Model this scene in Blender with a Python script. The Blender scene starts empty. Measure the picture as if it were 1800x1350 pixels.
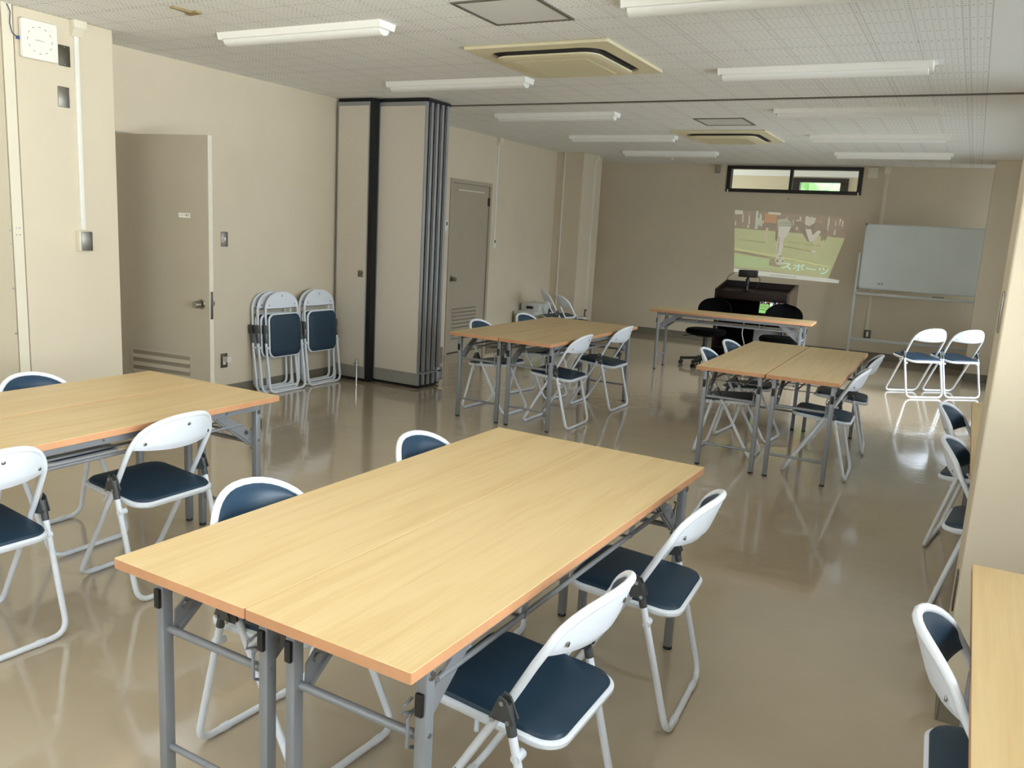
import bpy, bmesh, math, random
from mathutils import Vector, Matrix
PI = math.pi
SC = bpy.context.scene
COL = SC.collection
random.seed(7)

# ------------------------------------------------------------------ camera
ZC, XL, YB, XR = 2.625, -5.39, 12.6, 0.75         # ceiling height, left wall, back wall, right wall
F_PX, YAW, PITCH, ROLL, HCAM = 1463.0, -0.4933, -0.1858, 0.0562, 1.54
cd = bpy.data.cameras.new('camera'); cam = bpy.data.objects.new('camera', cd); COL.objects.link(cam)
cd.sensor_fit = 'HORIZONTAL'; cd.sensor_width = 36.0; cd.lens = 36.0 * F_PX / 1800.0
cd.clip_start = 0.03; cd.clip_end = 200
fw = Vector((math.sin(YAW) * math.cos(PITCH), math.cos(YAW) * math.cos(PITCH), math.sin(PITCH)))
rt = Vector((math.cos(YAW), -math.sin(YAW), 0)); up = rt.cross(fw)
r2 = rt * math.cos(ROLL) + up * math.sin(ROLL); u2 = up * math.cos(ROLL) - rt * math.sin(ROLL)
M = Matrix((r2, u2, -fw)).transposed().to_4x4(); M.translation = (0, 0, HCAM)
cam.matrix_world = M
SC.camera = cam

# ------------------------------------------------------------------ world, light, exposure
SC.view_settings.view_transform = 'Standard'; SC.view_settings.look = 'None'
SC.view_settings.gamma = 1.0; SC.view_settings.exposure = -0.15
SC.view_settings.use_curve_mapping = False
SC.cycles.use_denoising = True
SC.cycles.max_bounces = 10; SC.cycles.diffuse_bounces = 6; SC.cycles.glossy_bounces = 4
SC.cycles.transparent_max_bounces = 12
SC.cycles.sample_clamp_indirect = 6.0
w = bpy.data.worlds.new('sky'); SC.world = w; w.use_nodes = True
bg = w.node_tree.nodes['Background']; bg.inputs[0].default_value = (0.86, 0.93, 1.0, 1); bg.inputs[1].default_value = 4.0

def area(name, loc, rot, sx, sy, power, color=(0.92, 0.96, 1.0), spread=PI):
    l = bpy.data.lights.new(name, 'AREA'); l.shape = 'RECTANGLE'; l.size = sx; l.size_y = sy
    l.energy = power; l.color = color; l.spread = spread
    o = bpy.data.objects.new(name, l); o.location = loc; o.rotation_euler = rot; COL.objects.link(o); return o
# daylight standing outside the windows of the right wall (facing -x) and behind the camera
area('daylight_near_bay', (1.0, 0.85, 1.72), (0, PI/2, 0), 1.6, 3.7, 78, spread=1.55)
area('ground_bounce_near_bay', (1.02, 0.85, 0.98), (0, PI/2+0.8, 0), 0.5, 3.7, 185, (1.0, 0.98, 0.93), 2.0)
area('daylight_middle_bay', (1.0, 5.1, 1.72), (0, PI/2-0.3, 0), 1.6, 2.6, 20, spread=1.8)
area('ground_bounce_middle_bay', (1.02, 5.1, 0.98), (0, PI/2+0.85, 0), 0.5, 2.6, 6, (1.0, 0.98, 0.93), 2.0)
area('daylight_glass_door', (1.0, 9.15, 1.4), (0, PI/2-0.70, -0.35), 1.9, 3.2, 84, (0.88, 0.94, 1.0), 1.3)
area('daylight_far_bay', (1.0, 12.3, 1.5), (0, PI/2+0.3, 0), 1.6, 0.4, 5)
area('daylight_rear_window', (-2.3, -2.45, 1.7), (PI/2, 0, 0), 4.6, 1.6, 34)
area('ground_bounce_rear_window', (-2.3, -2.47, 0.98), (PI/2+0.95, 0, 0), 4.6, 0.5, 160, (1.0, 0.98, 0.93), 1.6)
area('corridor_fill', (-8.9, 13.7, 1.8), (0, -PI/2, 0), 2.2, 1.6, 260)  # added fill lamp that brightens the corridor behind the transom

# ------------------------------------------------------------------ material helpers
def lin(c):
    return tuple((x/255/12.92) if x/255 <= 0.04045 else ((x/255+0.055)/1.055)**2.4 for x in c) + (1,)
def mat(name, rgb, rough=0.6, metal=0.0, spec=0.5, noise=0.0, nscale=30, bump=0.0, bscale=200, coat=0.0, emit=None, es=0.0):
    m = bpy.data.materials.new(name); m.use_nodes = True; nt = m.node_tree
    b = nt.nodes['Principled BSDF']
    b.inputs['Base Color'].default_value = lin(rgb); b.inputs['Roughness'].default_value = rough
    b.inputs['Metallic'].default_value = metal; b.inputs['Specular IOR Level'].default_value = spec
    b.inputs['Coat Weight'].default_value = coat
    tc = nt.nodes.new('ShaderNodeTexCoord')
    if noise > 0:
        n = nt.nodes.new('ShaderNodeTexNoise'); n.inputs['Scale'].default_value = nscale; n.inputs['Detail'].default_value = 4
        nt.links.new(tc.outputs['Object'], n.inputs['Vector'])
        r = nt.nodes.new('ShaderNodeValToRGB')
        c = lin(rgb)
        r.color_ramp.elements[0].position = 0.3; r.color_ramp.elements[1].position = 0.7
        r.color_ramp.elements[0].color = tuple(x*(1-noise) for x in c[:3]) + (1,)
        r.color_ramp.elements[1].color = tuple(min(1, x*(1+noise)) for x in c[:3]) + (1,)
        nt.links.new(n.outputs['Fac'], r.inputs['Fac']); nt.links.new(r.outputs['Color'], b.inputs['Base Color'])
    if bump > 0:
        n2 = nt.nodes.new('ShaderNodeTexNoise'); n2.inputs['Scale'].default_value = bscale; n2.inputs['Detail'].default_value = 2
        nt.links.new(tc.outputs['Object'], n2.inputs['Vector'])
        bp = nt.nodes.new('ShaderNodeBump'); bp.inputs['Strength'].default_value = bump; bp.inputs['Distance'].default_value = 0.002
        nt.links.new(n2.outputs['Fac'], bp.inputs['Height']); nt.links.new(bp.outputs['Normal'], b.inputs['Normal'])
    if emit:
        b.inputs['Emission Color'].default_value = lin(emit); b.inputs['Emission Strength'].default_value = es
    return m
def math_node(nt, op, a, b=None, c=None):
    n = nt.nodes.new('ShaderNodeMath'); n.operation = op
    for i, v in enumerate((a, b, c)):
        if v is None: continue
        if isinstance(v, (int, float)): n.inputs[i].default_value = v
        else: nt.links.new(v, n.inputs[i])
    return n.outputs[0]

WALL = mat('cream_wall_paint', (213, 201, 179), 0.75, noise=0.025, nscale=2.5, bump=0.12, bscale=260)
BASE = mat('grey_vinyl_baseboard', (120, 114, 100), 0.5, noise=0.06, nscale=8)
DOORM = mat('taupe_door_paint', (170, 160, 142), 0.5, noise=0.03, nscale=3)
DOORE = mat('pale_door_edge_paint', (214, 208, 192), 0.5, noise=0.03, nscale=30)
FRAMEM = mat('taupe_frame_paint', (172, 163, 146), 0.45, noise=0.02, nscale=5)
STEEL = mat('brushed_steel', (150, 146, 138), 0.35, 1.0, noise=0.05, nscale=60)
CHROME = mat('chrome', (215, 215, 215), 0.12, 1.0, noise=0.02, nscale=10)
PLASTIC = mat('white_plastic', (232, 230, 222), 0.45, noise=0.02, nscale=20)
OFFWHITE = mat('ivory_plastic', (222, 215, 196), 0.5, noise=0.02, nscale=20)
PARTI = mat('partition_cloth', (220, 211, 196), 0.85, noise=0.04, nscale=90, bump=0.2, bscale=500)
PGREY = mat('partition_grey_trim', (150, 148, 140), 0.5, noise=0.04, nscale=20)
PALU = mat('aluminium_trim', (165, 168, 172), 0.4, 0.6, noise=0.03, nscale=20)
BLACKR = mat('black_rubber', (14, 14, 16), 0.6, noise=0.1, nscale=30)
BLACKP = mat('black_plastic', (20, 20, 21), 0.4, noise=0.1, nscale=30)
BLACKF = mat('black_fabric', (4, 4, 5), 0.95, spec=0.15, noise=0.15, nscale=300, bump=0.3, bscale=500)
CWHITE = mat('white_chair_enamel', (228, 233, 241), 0.28, noise=0.015, nscale=12)
CPLATE = mat('white_chair_plastic', (224, 230, 240), 0.38, noise=0.015, nscale=12)
CPAD = mat('navy_vinyl', (32, 58, 80), 0.42, noise=0.06, nscale=14, bump=0.15, bscale=420)
CSEAT = mat('dark_navy_vinyl', (26, 52, 72), 0.45, noise=0.06, nscale=14, bump=0.15, bscale=420)
CGREY = mat('dark_grey_chair_plastic', (70, 72, 72), 0.4, noise=0.06, nscale=25)
RIVET = mat('rivet_steel', (170, 172, 175), 0.3, 1.0, noise=0.03, nscale=60)
TMETAL = mat('grey_table_enamel', (138, 141, 146), 0.35, 0.25, noise=0.03, nscale=20)
TEDGE = mat('beech_edge_band', (202, 148, 108), 0.5, noise=0.05, nscale=18)
AC = mat('aged_cream_plastic', (224, 215, 182), 0.5, noise=0.03, nscale=6)
ACG = mat('aged_cream_grille', (210, 202, 172), 0.7, noise=0.03, nscale=120)
SLOTSHADE = mat('slot_shade', (52, 48, 44), 0.6, noise=0.1, nscale=20)
HATCH = mat('dark_aluminium_frame', (110, 106, 98), 0.45, 0.4, noise=0.05, nscale=20)
LBODY = mat('white_lamp_body', (246, 245, 240), 0.4, noise=0.015, nscale=10)
LLENS = mat('milky_lamp_cover', (238, 238, 235), 0.35, noise=0.015, nscale=10)
BRONZE = mat('dark_bronze_sash', (34, 24, 20), 0.4, 0.3, noise=0.08, nscale=20)
WBOARD = mat('whiteboard_surface', (205, 212, 210), 0.3, noise=0.04, nscale=2.2)
WBFRAME = mat('pale_grey_stand_enamel', (196, 200, 198), 0.4, 0.1, noise=0.03, nscale=20)
LECT = mat('dark_mahogany', (26, 11, 9), 0.45, spec=0.3, noise=0.25, nscale=9)
LECTIN = mat('lectern_black_lining', (7, 5, 5), 0.8, spec=0.2, noise=0.15, nscale=10)
LECTS = mat('lighter_side_brown', (86, 72, 60), 0.5, noise=0.08, nscale=7)
CABLEW = mat('white_cable', (215, 214, 208), 0.5, noise=0.02, nscale=20)
CABLEN = mat('navy_cable', (40, 44, 84), 0.5, noise=0.05, nscale=20)
BOXG = mat('pale_green_card', (168, 176, 140), 0.8, noise=0.05, nscale=12)
BOXW = mat('pale_grey_card', (205, 207, 203), 0.75, noise=0.03, nscale=12)
TAN = mat('torn_tan_tape', (150, 132, 92), 0.8, noise=0.2, nscale=60)
INK = mat('grey_print', (120, 118, 114), 0.6, noise=0.05, nscale=20)
INKB = mat('black_print', (34, 34, 32), 0.6, noise=0.05, nscale=20)

def glass_mat():
    m = bpy.data.materials.new('window_glass'); m.use_nodes = True; nt = m.node_tree
    for n in list(nt.nodes): nt.nodes.remove(n)
    out = nt.nodes.new('ShaderNodeOutputMaterial'); mix = nt.nodes.new('ShaderNodeMixShader')
    t = nt.nodes.new('ShaderNodeBsdfTransparent'); g = nt.nodes.new('ShaderNodeBsdfGlossy'); g.inputs['Roughness'].default_value = 0.02
    t.inputs[0].default_value = (0.96, 0.98, 0.97, 1)
    fr = nt.nodes.new('ShaderNodeFresnel'); fr.inputs[0].default_value = 1.45
    nt.links.new(fr.outputs[0], mix.inputs[0]); nt.links.new(t.outputs[0], mix.inputs[1]); nt.links.new(g.outputs[0], mix.inputs[2])
    nt.links.new(mix.outputs[0], out.inputs[0]); return m
GLASS = glass_mat()

def floor_mat():
    m = mat('polished_vinyl_floor', (158, 145, 122), 0.12); nt = m.node_tree; b = nt.nodes['Principled BSDF']
    tc = nt.nodes.new('ShaderNodeTexCoord')
    n = nt.nodes.new('ShaderNodeTexNoise'); n.inputs['Scale'].default_value = 1.3; n.inputs['Detail'].default_value = 5
    nt.links.new(tc.outputs['Object'], n.inputs['Vector'])
    r = nt.nodes.new('ShaderNodeValToRGB'); r.color_ramp.elements[0].position = 0.3; r.color_ramp.elements[1].position = 0.7
    r.color_ramp.elements[0].color = lin((177, 162, 139)); r.color_ramp.elements[1].color = lin((187, 172, 149))
    nt.links.new(n.outputs['Fac'], r.inputs['Fac']); nt.links.new(r.outputs['Color'], b.inputs['Base Color'])
    # soft unevenness of the sheet, stretched across the room, bends the reflections
    mp = nt.nodes.new('ShaderNodeMapping'); mp.inputs['Scale'].default_value = (1.1, 2.6, 1)
    nt.links.new(tc.outputs['Object'], mp.inputs['Vector'])
    n2 = nt.nodes.new('ShaderNodeTexNoise'); n2.inputs['Scale'].default_value = 5.0; n2.inputs['Detail'].default_value = 3
    nt.links.new(mp.outputs['Vector'], n2.inputs['Vector'])
    bp = nt.nodes.new('ShaderNodeBump'); bp.inputs['Strength'].default_value = 0.10; bp.inputs['Distance'].default_value = 0.02
    nt.links.new(n2.outputs['Fac'], bp.inputs['Height']); nt.links.new(bp.outputs['Normal'], b.inputs['Normal'])
    n3 = nt.nodes.new('ShaderNodeTexNoise'); n3.inputs['Scale'].default_value = 3.0; n3.inputs['Detail'].default_value = 3
    nt.links.new(tc.outputs['Object'], n3.inputs['Vector'])
    mr = nt.nodes.new('ShaderNodeMapRange'); mr.inputs['To Min'].default_value = 0.05; mr.inputs['To Max'].default_value = 0.16
    nt.links.new(n3.outputs['Fac'], mr.inputs['Value']); nt.links.new(mr.outputs[0], b.inputs['Roughness'])
    b.inputs['Specular IOR Level'].default_value = 0.75; b.inputs['Coat Weight'].default_value = 0.7; b.inputs['Coat Roughness'].default_value = 0.06
    return m
FLOOR = floor_mat()

def ceiling_mat():
    m = mat('perforated_gypsum_board', (222, 220, 213), 0.9); nt = m.node_tree; b = nt.nodes['Principled BSDF']
    tc = nt.nodes.new('ShaderNodeTexCoord'); sp = nt.nodes.new('ShaderNodeSeparateXYZ'); nt.links.new(tc.outputs['Object'], sp.inputs[0])
    X, Y = sp.outputs[0], sp.outputs[1]
    P = 0.0325
    def near(v, period, off):        # signed distance to nearest multiple
        a = math_node(nt, 'SUBTRACT', v, off)
        q = math_node(nt, 'DIVIDE', a, period); rr = math_node(nt, 'ROUND', q)
        return math_node(nt, 'MULTIPLY', math_node(nt, 'SUBTRACT', q, rr), period)
    def dots(u, v, ou, period, dbl):
        # rows of holes along v at u = multiples of period; doubled when dbl > 0
        d = near(u, period, ou)
        if dbl: d = math_node(nt, 'SUBTRACT', math_node(nt, 'ABSOLUTE', d), dbl)
        e = near(v, P, 0.004)
        s = math_node(nt, 'ADD', math_node(nt, 'MULTIPLY', d, d), math_node(nt, 'MULTIPLY', e, e))
        return math_node(nt, 'LESS_THAN', s, 0.0052**2)
    x0, y0 = -2.464, 4.195
    a = dots(X, Y, x0 + 0.2275, 0.455, 0)
    a2 = dots(X, Y, x0, 0.455, 0.014)
    c1 = dots(Y, X, y0, 0.91, 0.014)
    c2 = dots(Y, X, y0 + 0.2275, 0.455, 0)
    c3 = dots(Y, X, y0 + 0.455, 0.91, 0)
    h = a
    for k in (a2, c1, c2, c3): h = math_node(nt, 'MAXIMUM', h, k)
    # fine joints between boards
    jx = math_node(nt, 'LESS_THAN', math_node(nt, 'ABSOLUTE', near(X, 0.455, x0)), 0.0016)
    jy = math_node(nt, 'LESS_THAN', math_node(nt, 'ABSOLUTE', near(Y, 0.91, y0)), 0.0016)
    j = math_node(nt, 'MULTIPLY', math_node(nt, 'MAXIMUM', jx, jy), 0.22)
    h = math_node(nt, 'MAXIMUM', h, j)
    ex, ey = near(X, P, x0 + 0.01625), near(Y, P, 0.004)
    fine = math_node(nt, 'LESS_THAN', math_node(nt, 'ADD', math_node(nt, 'MULTIPLY', ex, ex), math_node(nt, 'MULTIPLY', ey, ey)), 0.0058**2)
    h = math_node(nt, 'MAXIMUM', h, math_node(nt, 'MULTIPLY', fine, 0.42))
    inside = math_node(nt, 'LESS_THAN', X, -0.085)
    edge = math_node(nt, 'MULTIPLY', math_node(nt, 'LESS_THAN', math_node(nt, 'ABSOLUTE', math_node(nt, 'ADD', X, 0.080)), 0.003), 0.5)
    h = math_node(nt, 'MAXIMUM', math_node(nt, 'MULTIPLY', h, inside), edge)
    n = nt.nodes.new('ShaderNodeTexNoise'); n.inputs['Scale'].default_value = 220; n.inputs['Detail'].default_value = 2
    nt.links.new(tc.outputs['Object'], n.inputs['Vector'])
    r = nt.nodes.new('ShaderNodeValToRGB'); r.color_ramp.elements[0].position = 0.3; r.color_ramp.elements[1].position = 0.7
    r.color_ramp.elements[0].color = lin((229, 229, 226)); r.color_ramp.elements[1].color = lin((239, 239, 236))
    nt.links.new(n.outputs['Fac'], r.inputs['Fac'])
    mx = nt.nodes.new('ShaderNodeMix'); mx.data_type = 'RGBA'
    nt.links.new(math_node(nt, 'MULTIPLY', h, 0.8), mx.inputs[0]); nt.links.new(r.outputs['Color'], mx.inputs[6])
    mx.inputs[7].default_value = lin((128, 124, 116))
    nt.links.new(mx.outputs[2], b.inputs['Base Color']); return m
CEIL = ceiling_mat()

def wood_mat():
    m = mat('light_oak_laminate', (222, 190, 134), 0.38); nt = m.node_tree; b = nt.nodes['Principled BSDF']
    tc = nt.nodes.new('ShaderNodeTexCoord'); oi = nt.nodes.new('ShaderNodeObjectInfo')
    ad = nt.nodes.new('ShaderNodeVectorMath'); ad.operation = 'ADD'
    sc_ = nt.nodes.new('ShaderNodeVectorMath'); sc_.operation = 'SCALE'; sc_.inputs[3].default_value = 13.0
    cb = nt.nodes.new('ShaderNodeCombineXYZ'); nt.links.new(oi.outputs['Random'], cb.inputs[0]); nt.links.new(oi.outputs['Random'], cb.inputs[1])
    nt.links.new(cb.outputs[0], sc_.inputs[0]); nt.links.new(tc.outputs['Object'], ad.inputs[0]); nt.links.new(sc_.outputs[0], ad.inputs[1])
    mp = nt.nodes.new('ShaderNodeMapping'); mp.inputs['Scale'].default_value = (15.0, 0.9, 1); mp.inputs['Rotation'].default_value = (0, 0, 0.06)
    nt.links.new(ad.outputs[0], mp.inputs['Vector'])
    n = nt.nodes.new('ShaderNodeTexNoise'); n.inputs['Scale'].default_value = 1.6; n.inputs['Detail'].default_value = 6; n.inputs['Distortion'].default_value = 0.6
    nt.links.new(mp.outputs['Vector'], n.inputs['Vector'])
    r = nt.nodes.new('ShaderNodeValToRGB'); e = r.color_ramp.elements
    e[0].position = 0.30; e[0].color = lin((209, 178, 128)); e[1].position = 0.74; e[1].color = lin((221, 194, 147))
    k = e.new(0.45); k.color = lin((215, 186, 136)); k = e.new(0.52); k.color = lin((218, 190, 141))
    nt.links.new(n.outputs['Fac'], r.inputs['Fac'])
    mp2 = nt.nodes.new('ShaderNodeMapping'); mp2.inputs['Scale'].default_value = (160, 5, 1)
    nt.links.new(ad.outputs[0], mp2.inputs['Vector'])
    n2 = nt.nodes.new('ShaderNodeTexNoise'); n2.inputs['Scale'].default_value = 1.0; n2.inputs['Detail'].default_value = 3
    nt.links.new(mp2.outputs['Vector'], n2.inputs['Vector'])
    mx = nt.nodes.new('ShaderNodeMix'); mx.data_type = 'RGBA'; mx.blend_type = 'MULTIPLY'; mx.inputs[0].default_value = 0.12
    nt.links.new(r.outputs['Color'], mx.inputs[6]); nt.links.new(n2.outputs['Fac'], mx.inputs[7])
    nt.links.new(mx.outputs[2], b.inputs['Base Color']); return m
WOOD = wood_mat()

# ------------------------------------------------------------------ mesh helpers
class MB:
    """collects shapes; build() links them as one mesh object"""
    def __init__(s): s.v = []; s.f = []; s.m = []; s.mi = 0
    def face(s, idx): s.f.append(tuple(idx)); s.m.append(s.mi)
    def add(s, vs, fs):
        o = len(s.v); s.v += [tuple(p) for p in vs]
        for q in fs: s.face([i + o for i in q])
    def box(s, x0, y0, z0, x1, y1, z1, bev=0.0, mtx=None):
        if x0 > x1: x0, x1 = x1, x0
        if y0 > y1: y0, y1 = y1, y0
        if z0 > z1: z0, z1 = z1, z0
        bm = bmesh.new(); bmesh.ops.create_cube(bm, size=1.0)
        for v in bm.verts:
            v.co = Vector((x0 + (v.co.x + .5)*(x1-x0), y0 + (v.co.y + .5)*(y1-y0), z0 + (v.co.z + .5)*(z1-z0)))
        if bev > 0:
            bev = min(bev, 0.45*min(x1-x0, y1-y0, z1-z0))
            bmesh.ops.bevel(bm, geom=list(bm.edges), offset=bev, segments=2, profile=0.5, affect='EDGES')
        if mtx: bmesh.ops.transform(bm, matrix=mtx, verts=list(bm.verts))
        bm.verts.ensure_lookup_table(); bm.verts.index_update()
        s.add([v.co[:] for v in bm.verts], [[v.index for v in f.verts] for f in bm.faces]); bm.free()
    def bar(s, a, b, wx, wy, upv=(0, 0, 1)):
        """rectangular bar from a to b; wx across, wy along upv"""
        a, b = Vector(a), Vector(b); d = (b-a).normalized(); u = Vector(upv)
        x = d.cross(u)
        if x.length < 1e-5: u = Vector((1, 0, 0)); x = d.cross(u)
        x.normalize(); y = x.cross(d).normalized()
        vs = [p + x*sx*wx/2 + y*sy*wy/2 for p in (a, b) for sx, sy in ((-1,-1),(1,-1),(1,1),(-1,1))]
        s.add(vs, [(3,2,1,0),(4,5,6,7),(0,1,5,4),(1,2,6,5),(2,3,7,6),(3,0,4,7)])
    def tube(s, pts, r, seg=10, closed=False, caps=True):
        pts = [Vector(p) for p in pts]; n = len(pts)
        rr = r if isinstance(r, (list, tuple)) else [r]*n
        T = []
        for i in range(n):
            if closed: t = pts[(i+1) % n] - pts[i-1]
            else: t = pts[min(i+1, n-1)] - pts[max(i-1, 0)]
            T.append(t.normalized())
        up = Vector((0, 0, 1))
        if abs(T[0].dot(up)) > 0.9: up = Vector((1, 0, 0))
        N = (up - T[0]*up.dot(T[0])).normalized(); rings = []; base = len(s.v)
        for i in range(n):
            if i: 
                N = N - T[i]*N.dot(T[i]); N.normalize()
            B = T[i].cross(N)
            for k in range(seg):
                a = 2*PI*k/seg; s.v.append(tuple(pts[i] + (N*math.cos(a) + B*math.sin(a))*rr[i]))
        m = n if closed else n-1
        for i in range(m):
            j = (i+1) % n
            for k in range(seg):
                k2 = (k+1) % seg
                s.face((base+i*seg+k, base+i*seg+k2, base+j*seg+k2, base+j*seg+k))
        if not closed and caps:
            s.face([base+k for k in range(seg-1, -1, -1)]); s.face([base+(n-1)*seg+k for k in range(seg)])
    def cyl(s, a, b, r, seg=16, r2=None):
        s.tube([a, b], [r, r if r2 is None else r2], seg)
    def lathe(s, prof, seg=24, mtx=None, close=True):
        base = len(s.v); n = len(prof)
        for r, z in prof:
            for k in range(seg):
                p = Vector((r*math.cos(2*PI*k/seg), r*math.sin(2*PI*k/seg), z))
                s.v.append(tuple(mtx @ p if mtx else p))
        for i in range(n-1):
            for k in range(seg):
                k2 = (k+1) % seg; s.face((base+i*seg+k, base+i*seg+k2, base+(i+1)*seg+k2, base+(i+1)*seg+k))
        if close:
            s.face([base+k for k in range(seg-1, -1, -1)]); s.face([base+(n-1)*seg+k for k in range(seg)])
    def loft(s, rings, cap=True):
        base = len(s.v); k_ = len(rings[0])
        for r in rings: s.v += [tuple(p) for p in r]
        for i in range(len(rings)-1):
            for k in range(k_):
                k2 = (k+1) % k_; s.face((base+i*k_+k, base+i*k_+k2, base+(i+1)*k_+k2, base+(i+1)*k_+k))
        if cap:
            s.face([base+k for k in range(k_-1, -1, -1)]); s.face([base+(len(rings)-1)*k_+k for k in range(k_)])
    def prism(s, poly, a, b, axis='z'):
        """extrude a 2-D polygon between a and b along an axis"""
        def P(p, t):
            return {'z': (p[0], p[1], t), 'y': (p[0], t, p[1]), 'x': (t, p[0], p[1])}[axis]
        n = len(poly); base = len(s.v)
        s.v += [P(p, a) for p in poly] + [P(p, b) for p in poly]
        s.face([base+i for i in range(n-1, -1, -1)]); s.face([base+n+i for i in range(n)])
        for i in range(n):
            j = (i+1) % n; s.face((base+i, base+j, base+n+j, base+n+i))
    def sheet(s, fn, nu, nv, thick_fn=None):
        """closed slab: fn(u,v)->front point, thick_fn(u,v)->back point"""
        base = len(s.v)
        for g in (fn, thick_fn):
            for j in range(nv+1):
                for i in range(nu+1): s.v.append(tuple(g(i/nu, j/nv)))
        W = nu+1; off = W*(nv+1); I = lambda i, j, t: base + t*off + j*W + i
        for j in range(nv):
            for i in range(nu):
                s.face((I(i,j,0), I(i+1,j,0), I(i+1,j+1,0), I(i,j+1,0)))
                s.face((I(i,j+1,1), I(i+1,j+1,1), I(i+1,j,1), I(i,j,1)))
        for i in range(nu):
            s.face((I(i,0,0), I(i,0,1), I(i+1,0,1), I(i+1,0,0))); s.face((I(i,nv,0), I(i+1,nv,0), I(i+1,nv,1), I(i,nv,1)))
        for j in range(nv):
            s.face((I(0,j,0), I(0,j+1,0), I(0,j+1,1), I(0,j,1))); s.face((I(nu,j,0), I(nu,j,1), I(nu,j+1,1), I(nu,j+1,0)))
    def build(s, name, mats, parent=None, smooth=True, angle=40):
        me = bpy.data.meshes.new(name); me.from_pydata(s.v, [], s.f)
        if not isinstance(mats, (list, tuple)): mats = [mats]
        for m in mats: me.materials.append(m)
        me.polygons.foreach_set('material_index', s.m)
        bm = bmesh.new(); bm.from_mesh(me); bmesh.ops.recalc_face_normals(bm, faces=bm.faces); bm.to_mesh(me); bm.free()
        if smooth:
            me.polygons.foreach_set('use_smooth', [True]*len(me.polygons)); me.set_sharp_from_angle(angle=math.radians(angle))
        me.update()
        o = bpy.data.objects.new(name, me); COL.objects.link(o)
        if parent: o.parent = parent
        return o
def tag(o, label=None, cat=None, group=None, kind=None):
    if label: o['label'] = label
    if cat: o['category'] = cat
    if group: o['group'] = group
    if kind: o['kind'] = kind
    return o
def empty(name, loc, rz=0.0, label=None, cat=None, group=None, kind=None):
    o = bpy.data.objects.new(name, None); COL.objects.link(o); o.location = loc; o.rotation_euler = (0, 0, rz)
    o.empty_display_size = 0.05
    return tag(o, label, cat, group, kind)
def copy_tree(o, parent=None):
    c = o.copy(); COL.objects.link(c)
    if parent is not None: c.parent = parent
    for ch in list(o.children): copy_tree(ch, c)
    return c
def rr_ring(hx, hy, r, z, n=6, cx=0, cy=0, zf=None):
    pts = []
    for (sx, sy, a0) in ((1, 1, 0), (-1, 1, PI/2), (-1, -1, PI), (1, -1, 1.5*PI)):
        for k in range(n+1):
            a = a0 + PI/2*k/n
            x = cx + sx*(hx-r) + r*math.cos(a); y = cy + sy*(hy-r) + r*math.sin(a)
            pts.append((x, y, zf(x, y, z) if zf else z))
    return pts
def text_mesh(body, size):
    """glyph outlines as a flat mesh: (verts, faces) in the xy plane, centred"""
    cu = bpy.data.curves.new('t', 'FONT'); cu.body = body; cu.size = size; cu.align_x = 'CENTER'; cu.align_y = 'CENTER'
    ob = bpy.data.objects.new('t', cu); COL.objects.link(ob)
    dg = bpy.context.evaluated_depsgraph_get(); ev = ob.evaluated_get(dg)
    me = bpy.data.meshes.new_from_object(ev)
    vs = [v.co.copy() for v in me.vertices]; fs = [list(p.vertices) for p in me.polygons]
    bpy.data.objects.remove(ob); bpy.data.curves.remove(cu); bpy.data.meshes.remove(me)
    return vs, fs

# ------------------------------------------------------------------ the setting
def struct(name, mb, m, label=None, cat=None, parent=None):
    o = mb.build(name, m, parent, smooth=False)
    if parent is None: tag(o, label, cat, None, 'structure')
    return o
b = MB(); b.box(XL-0.2, -2.4, -0.1, XR+0.2, YB+0.2, 0); struct('floor', b, FLOOR, 'polished beige vinyl floor of the meeting room', 'floor')
b = MB(); b.box(XL-0.2, -2.4, ZC, XR+0.2, YB+0.2, ZC+0.1); struct('ceiling', b, CEIL, 'white perforated board ceiling', 'ceiling')
# left wall with two door recesses
D1A, D1B, D2A, D2B, DH = 3.93, 4.78, 8.27, 9.19, 2.05
b = MB()
for y0, y1, z0, z1 in ((-2.4, D1A, 0, ZC), (D1A, D1B, DH, ZC), (D1B, D2A, 0, ZC), (D2A, D2B, DH, ZC), (D2B, YB+0.2, 0, ZC)):
    b.box(XL-0.2, y0, z0, XL, y1, z1)
b.box(XL-0.22, D1A-0.05, 0, XL-0.2, D1B+0.05, DH+0.05); b.box(XL-0.22, D2A-0.05, 0, XL-0.2, D2B+0.05, DH+0.05)
struct('wall_left', b, WALL, 'cream painted left wall with two doorways', 'wall')
# back wall with the transom opening
TX0, TX1, TZ0, TZ1 = -3.365, -1.49, 2.235, 2.61
b = MB()
for x0, x1, z0, z1 in ((XL, TX0, 0, ZC), (TX1, XR, 0, ZC), (TX0, TX1, 0, TZ0), (TX0, TX1, TZ1, ZC)): b.box(x0, YB, z0, x1, YB+0.15, z1)
struct('wall_back', b, WALL, 'cream back wall carrying the projected picture', 'wall')
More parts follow.
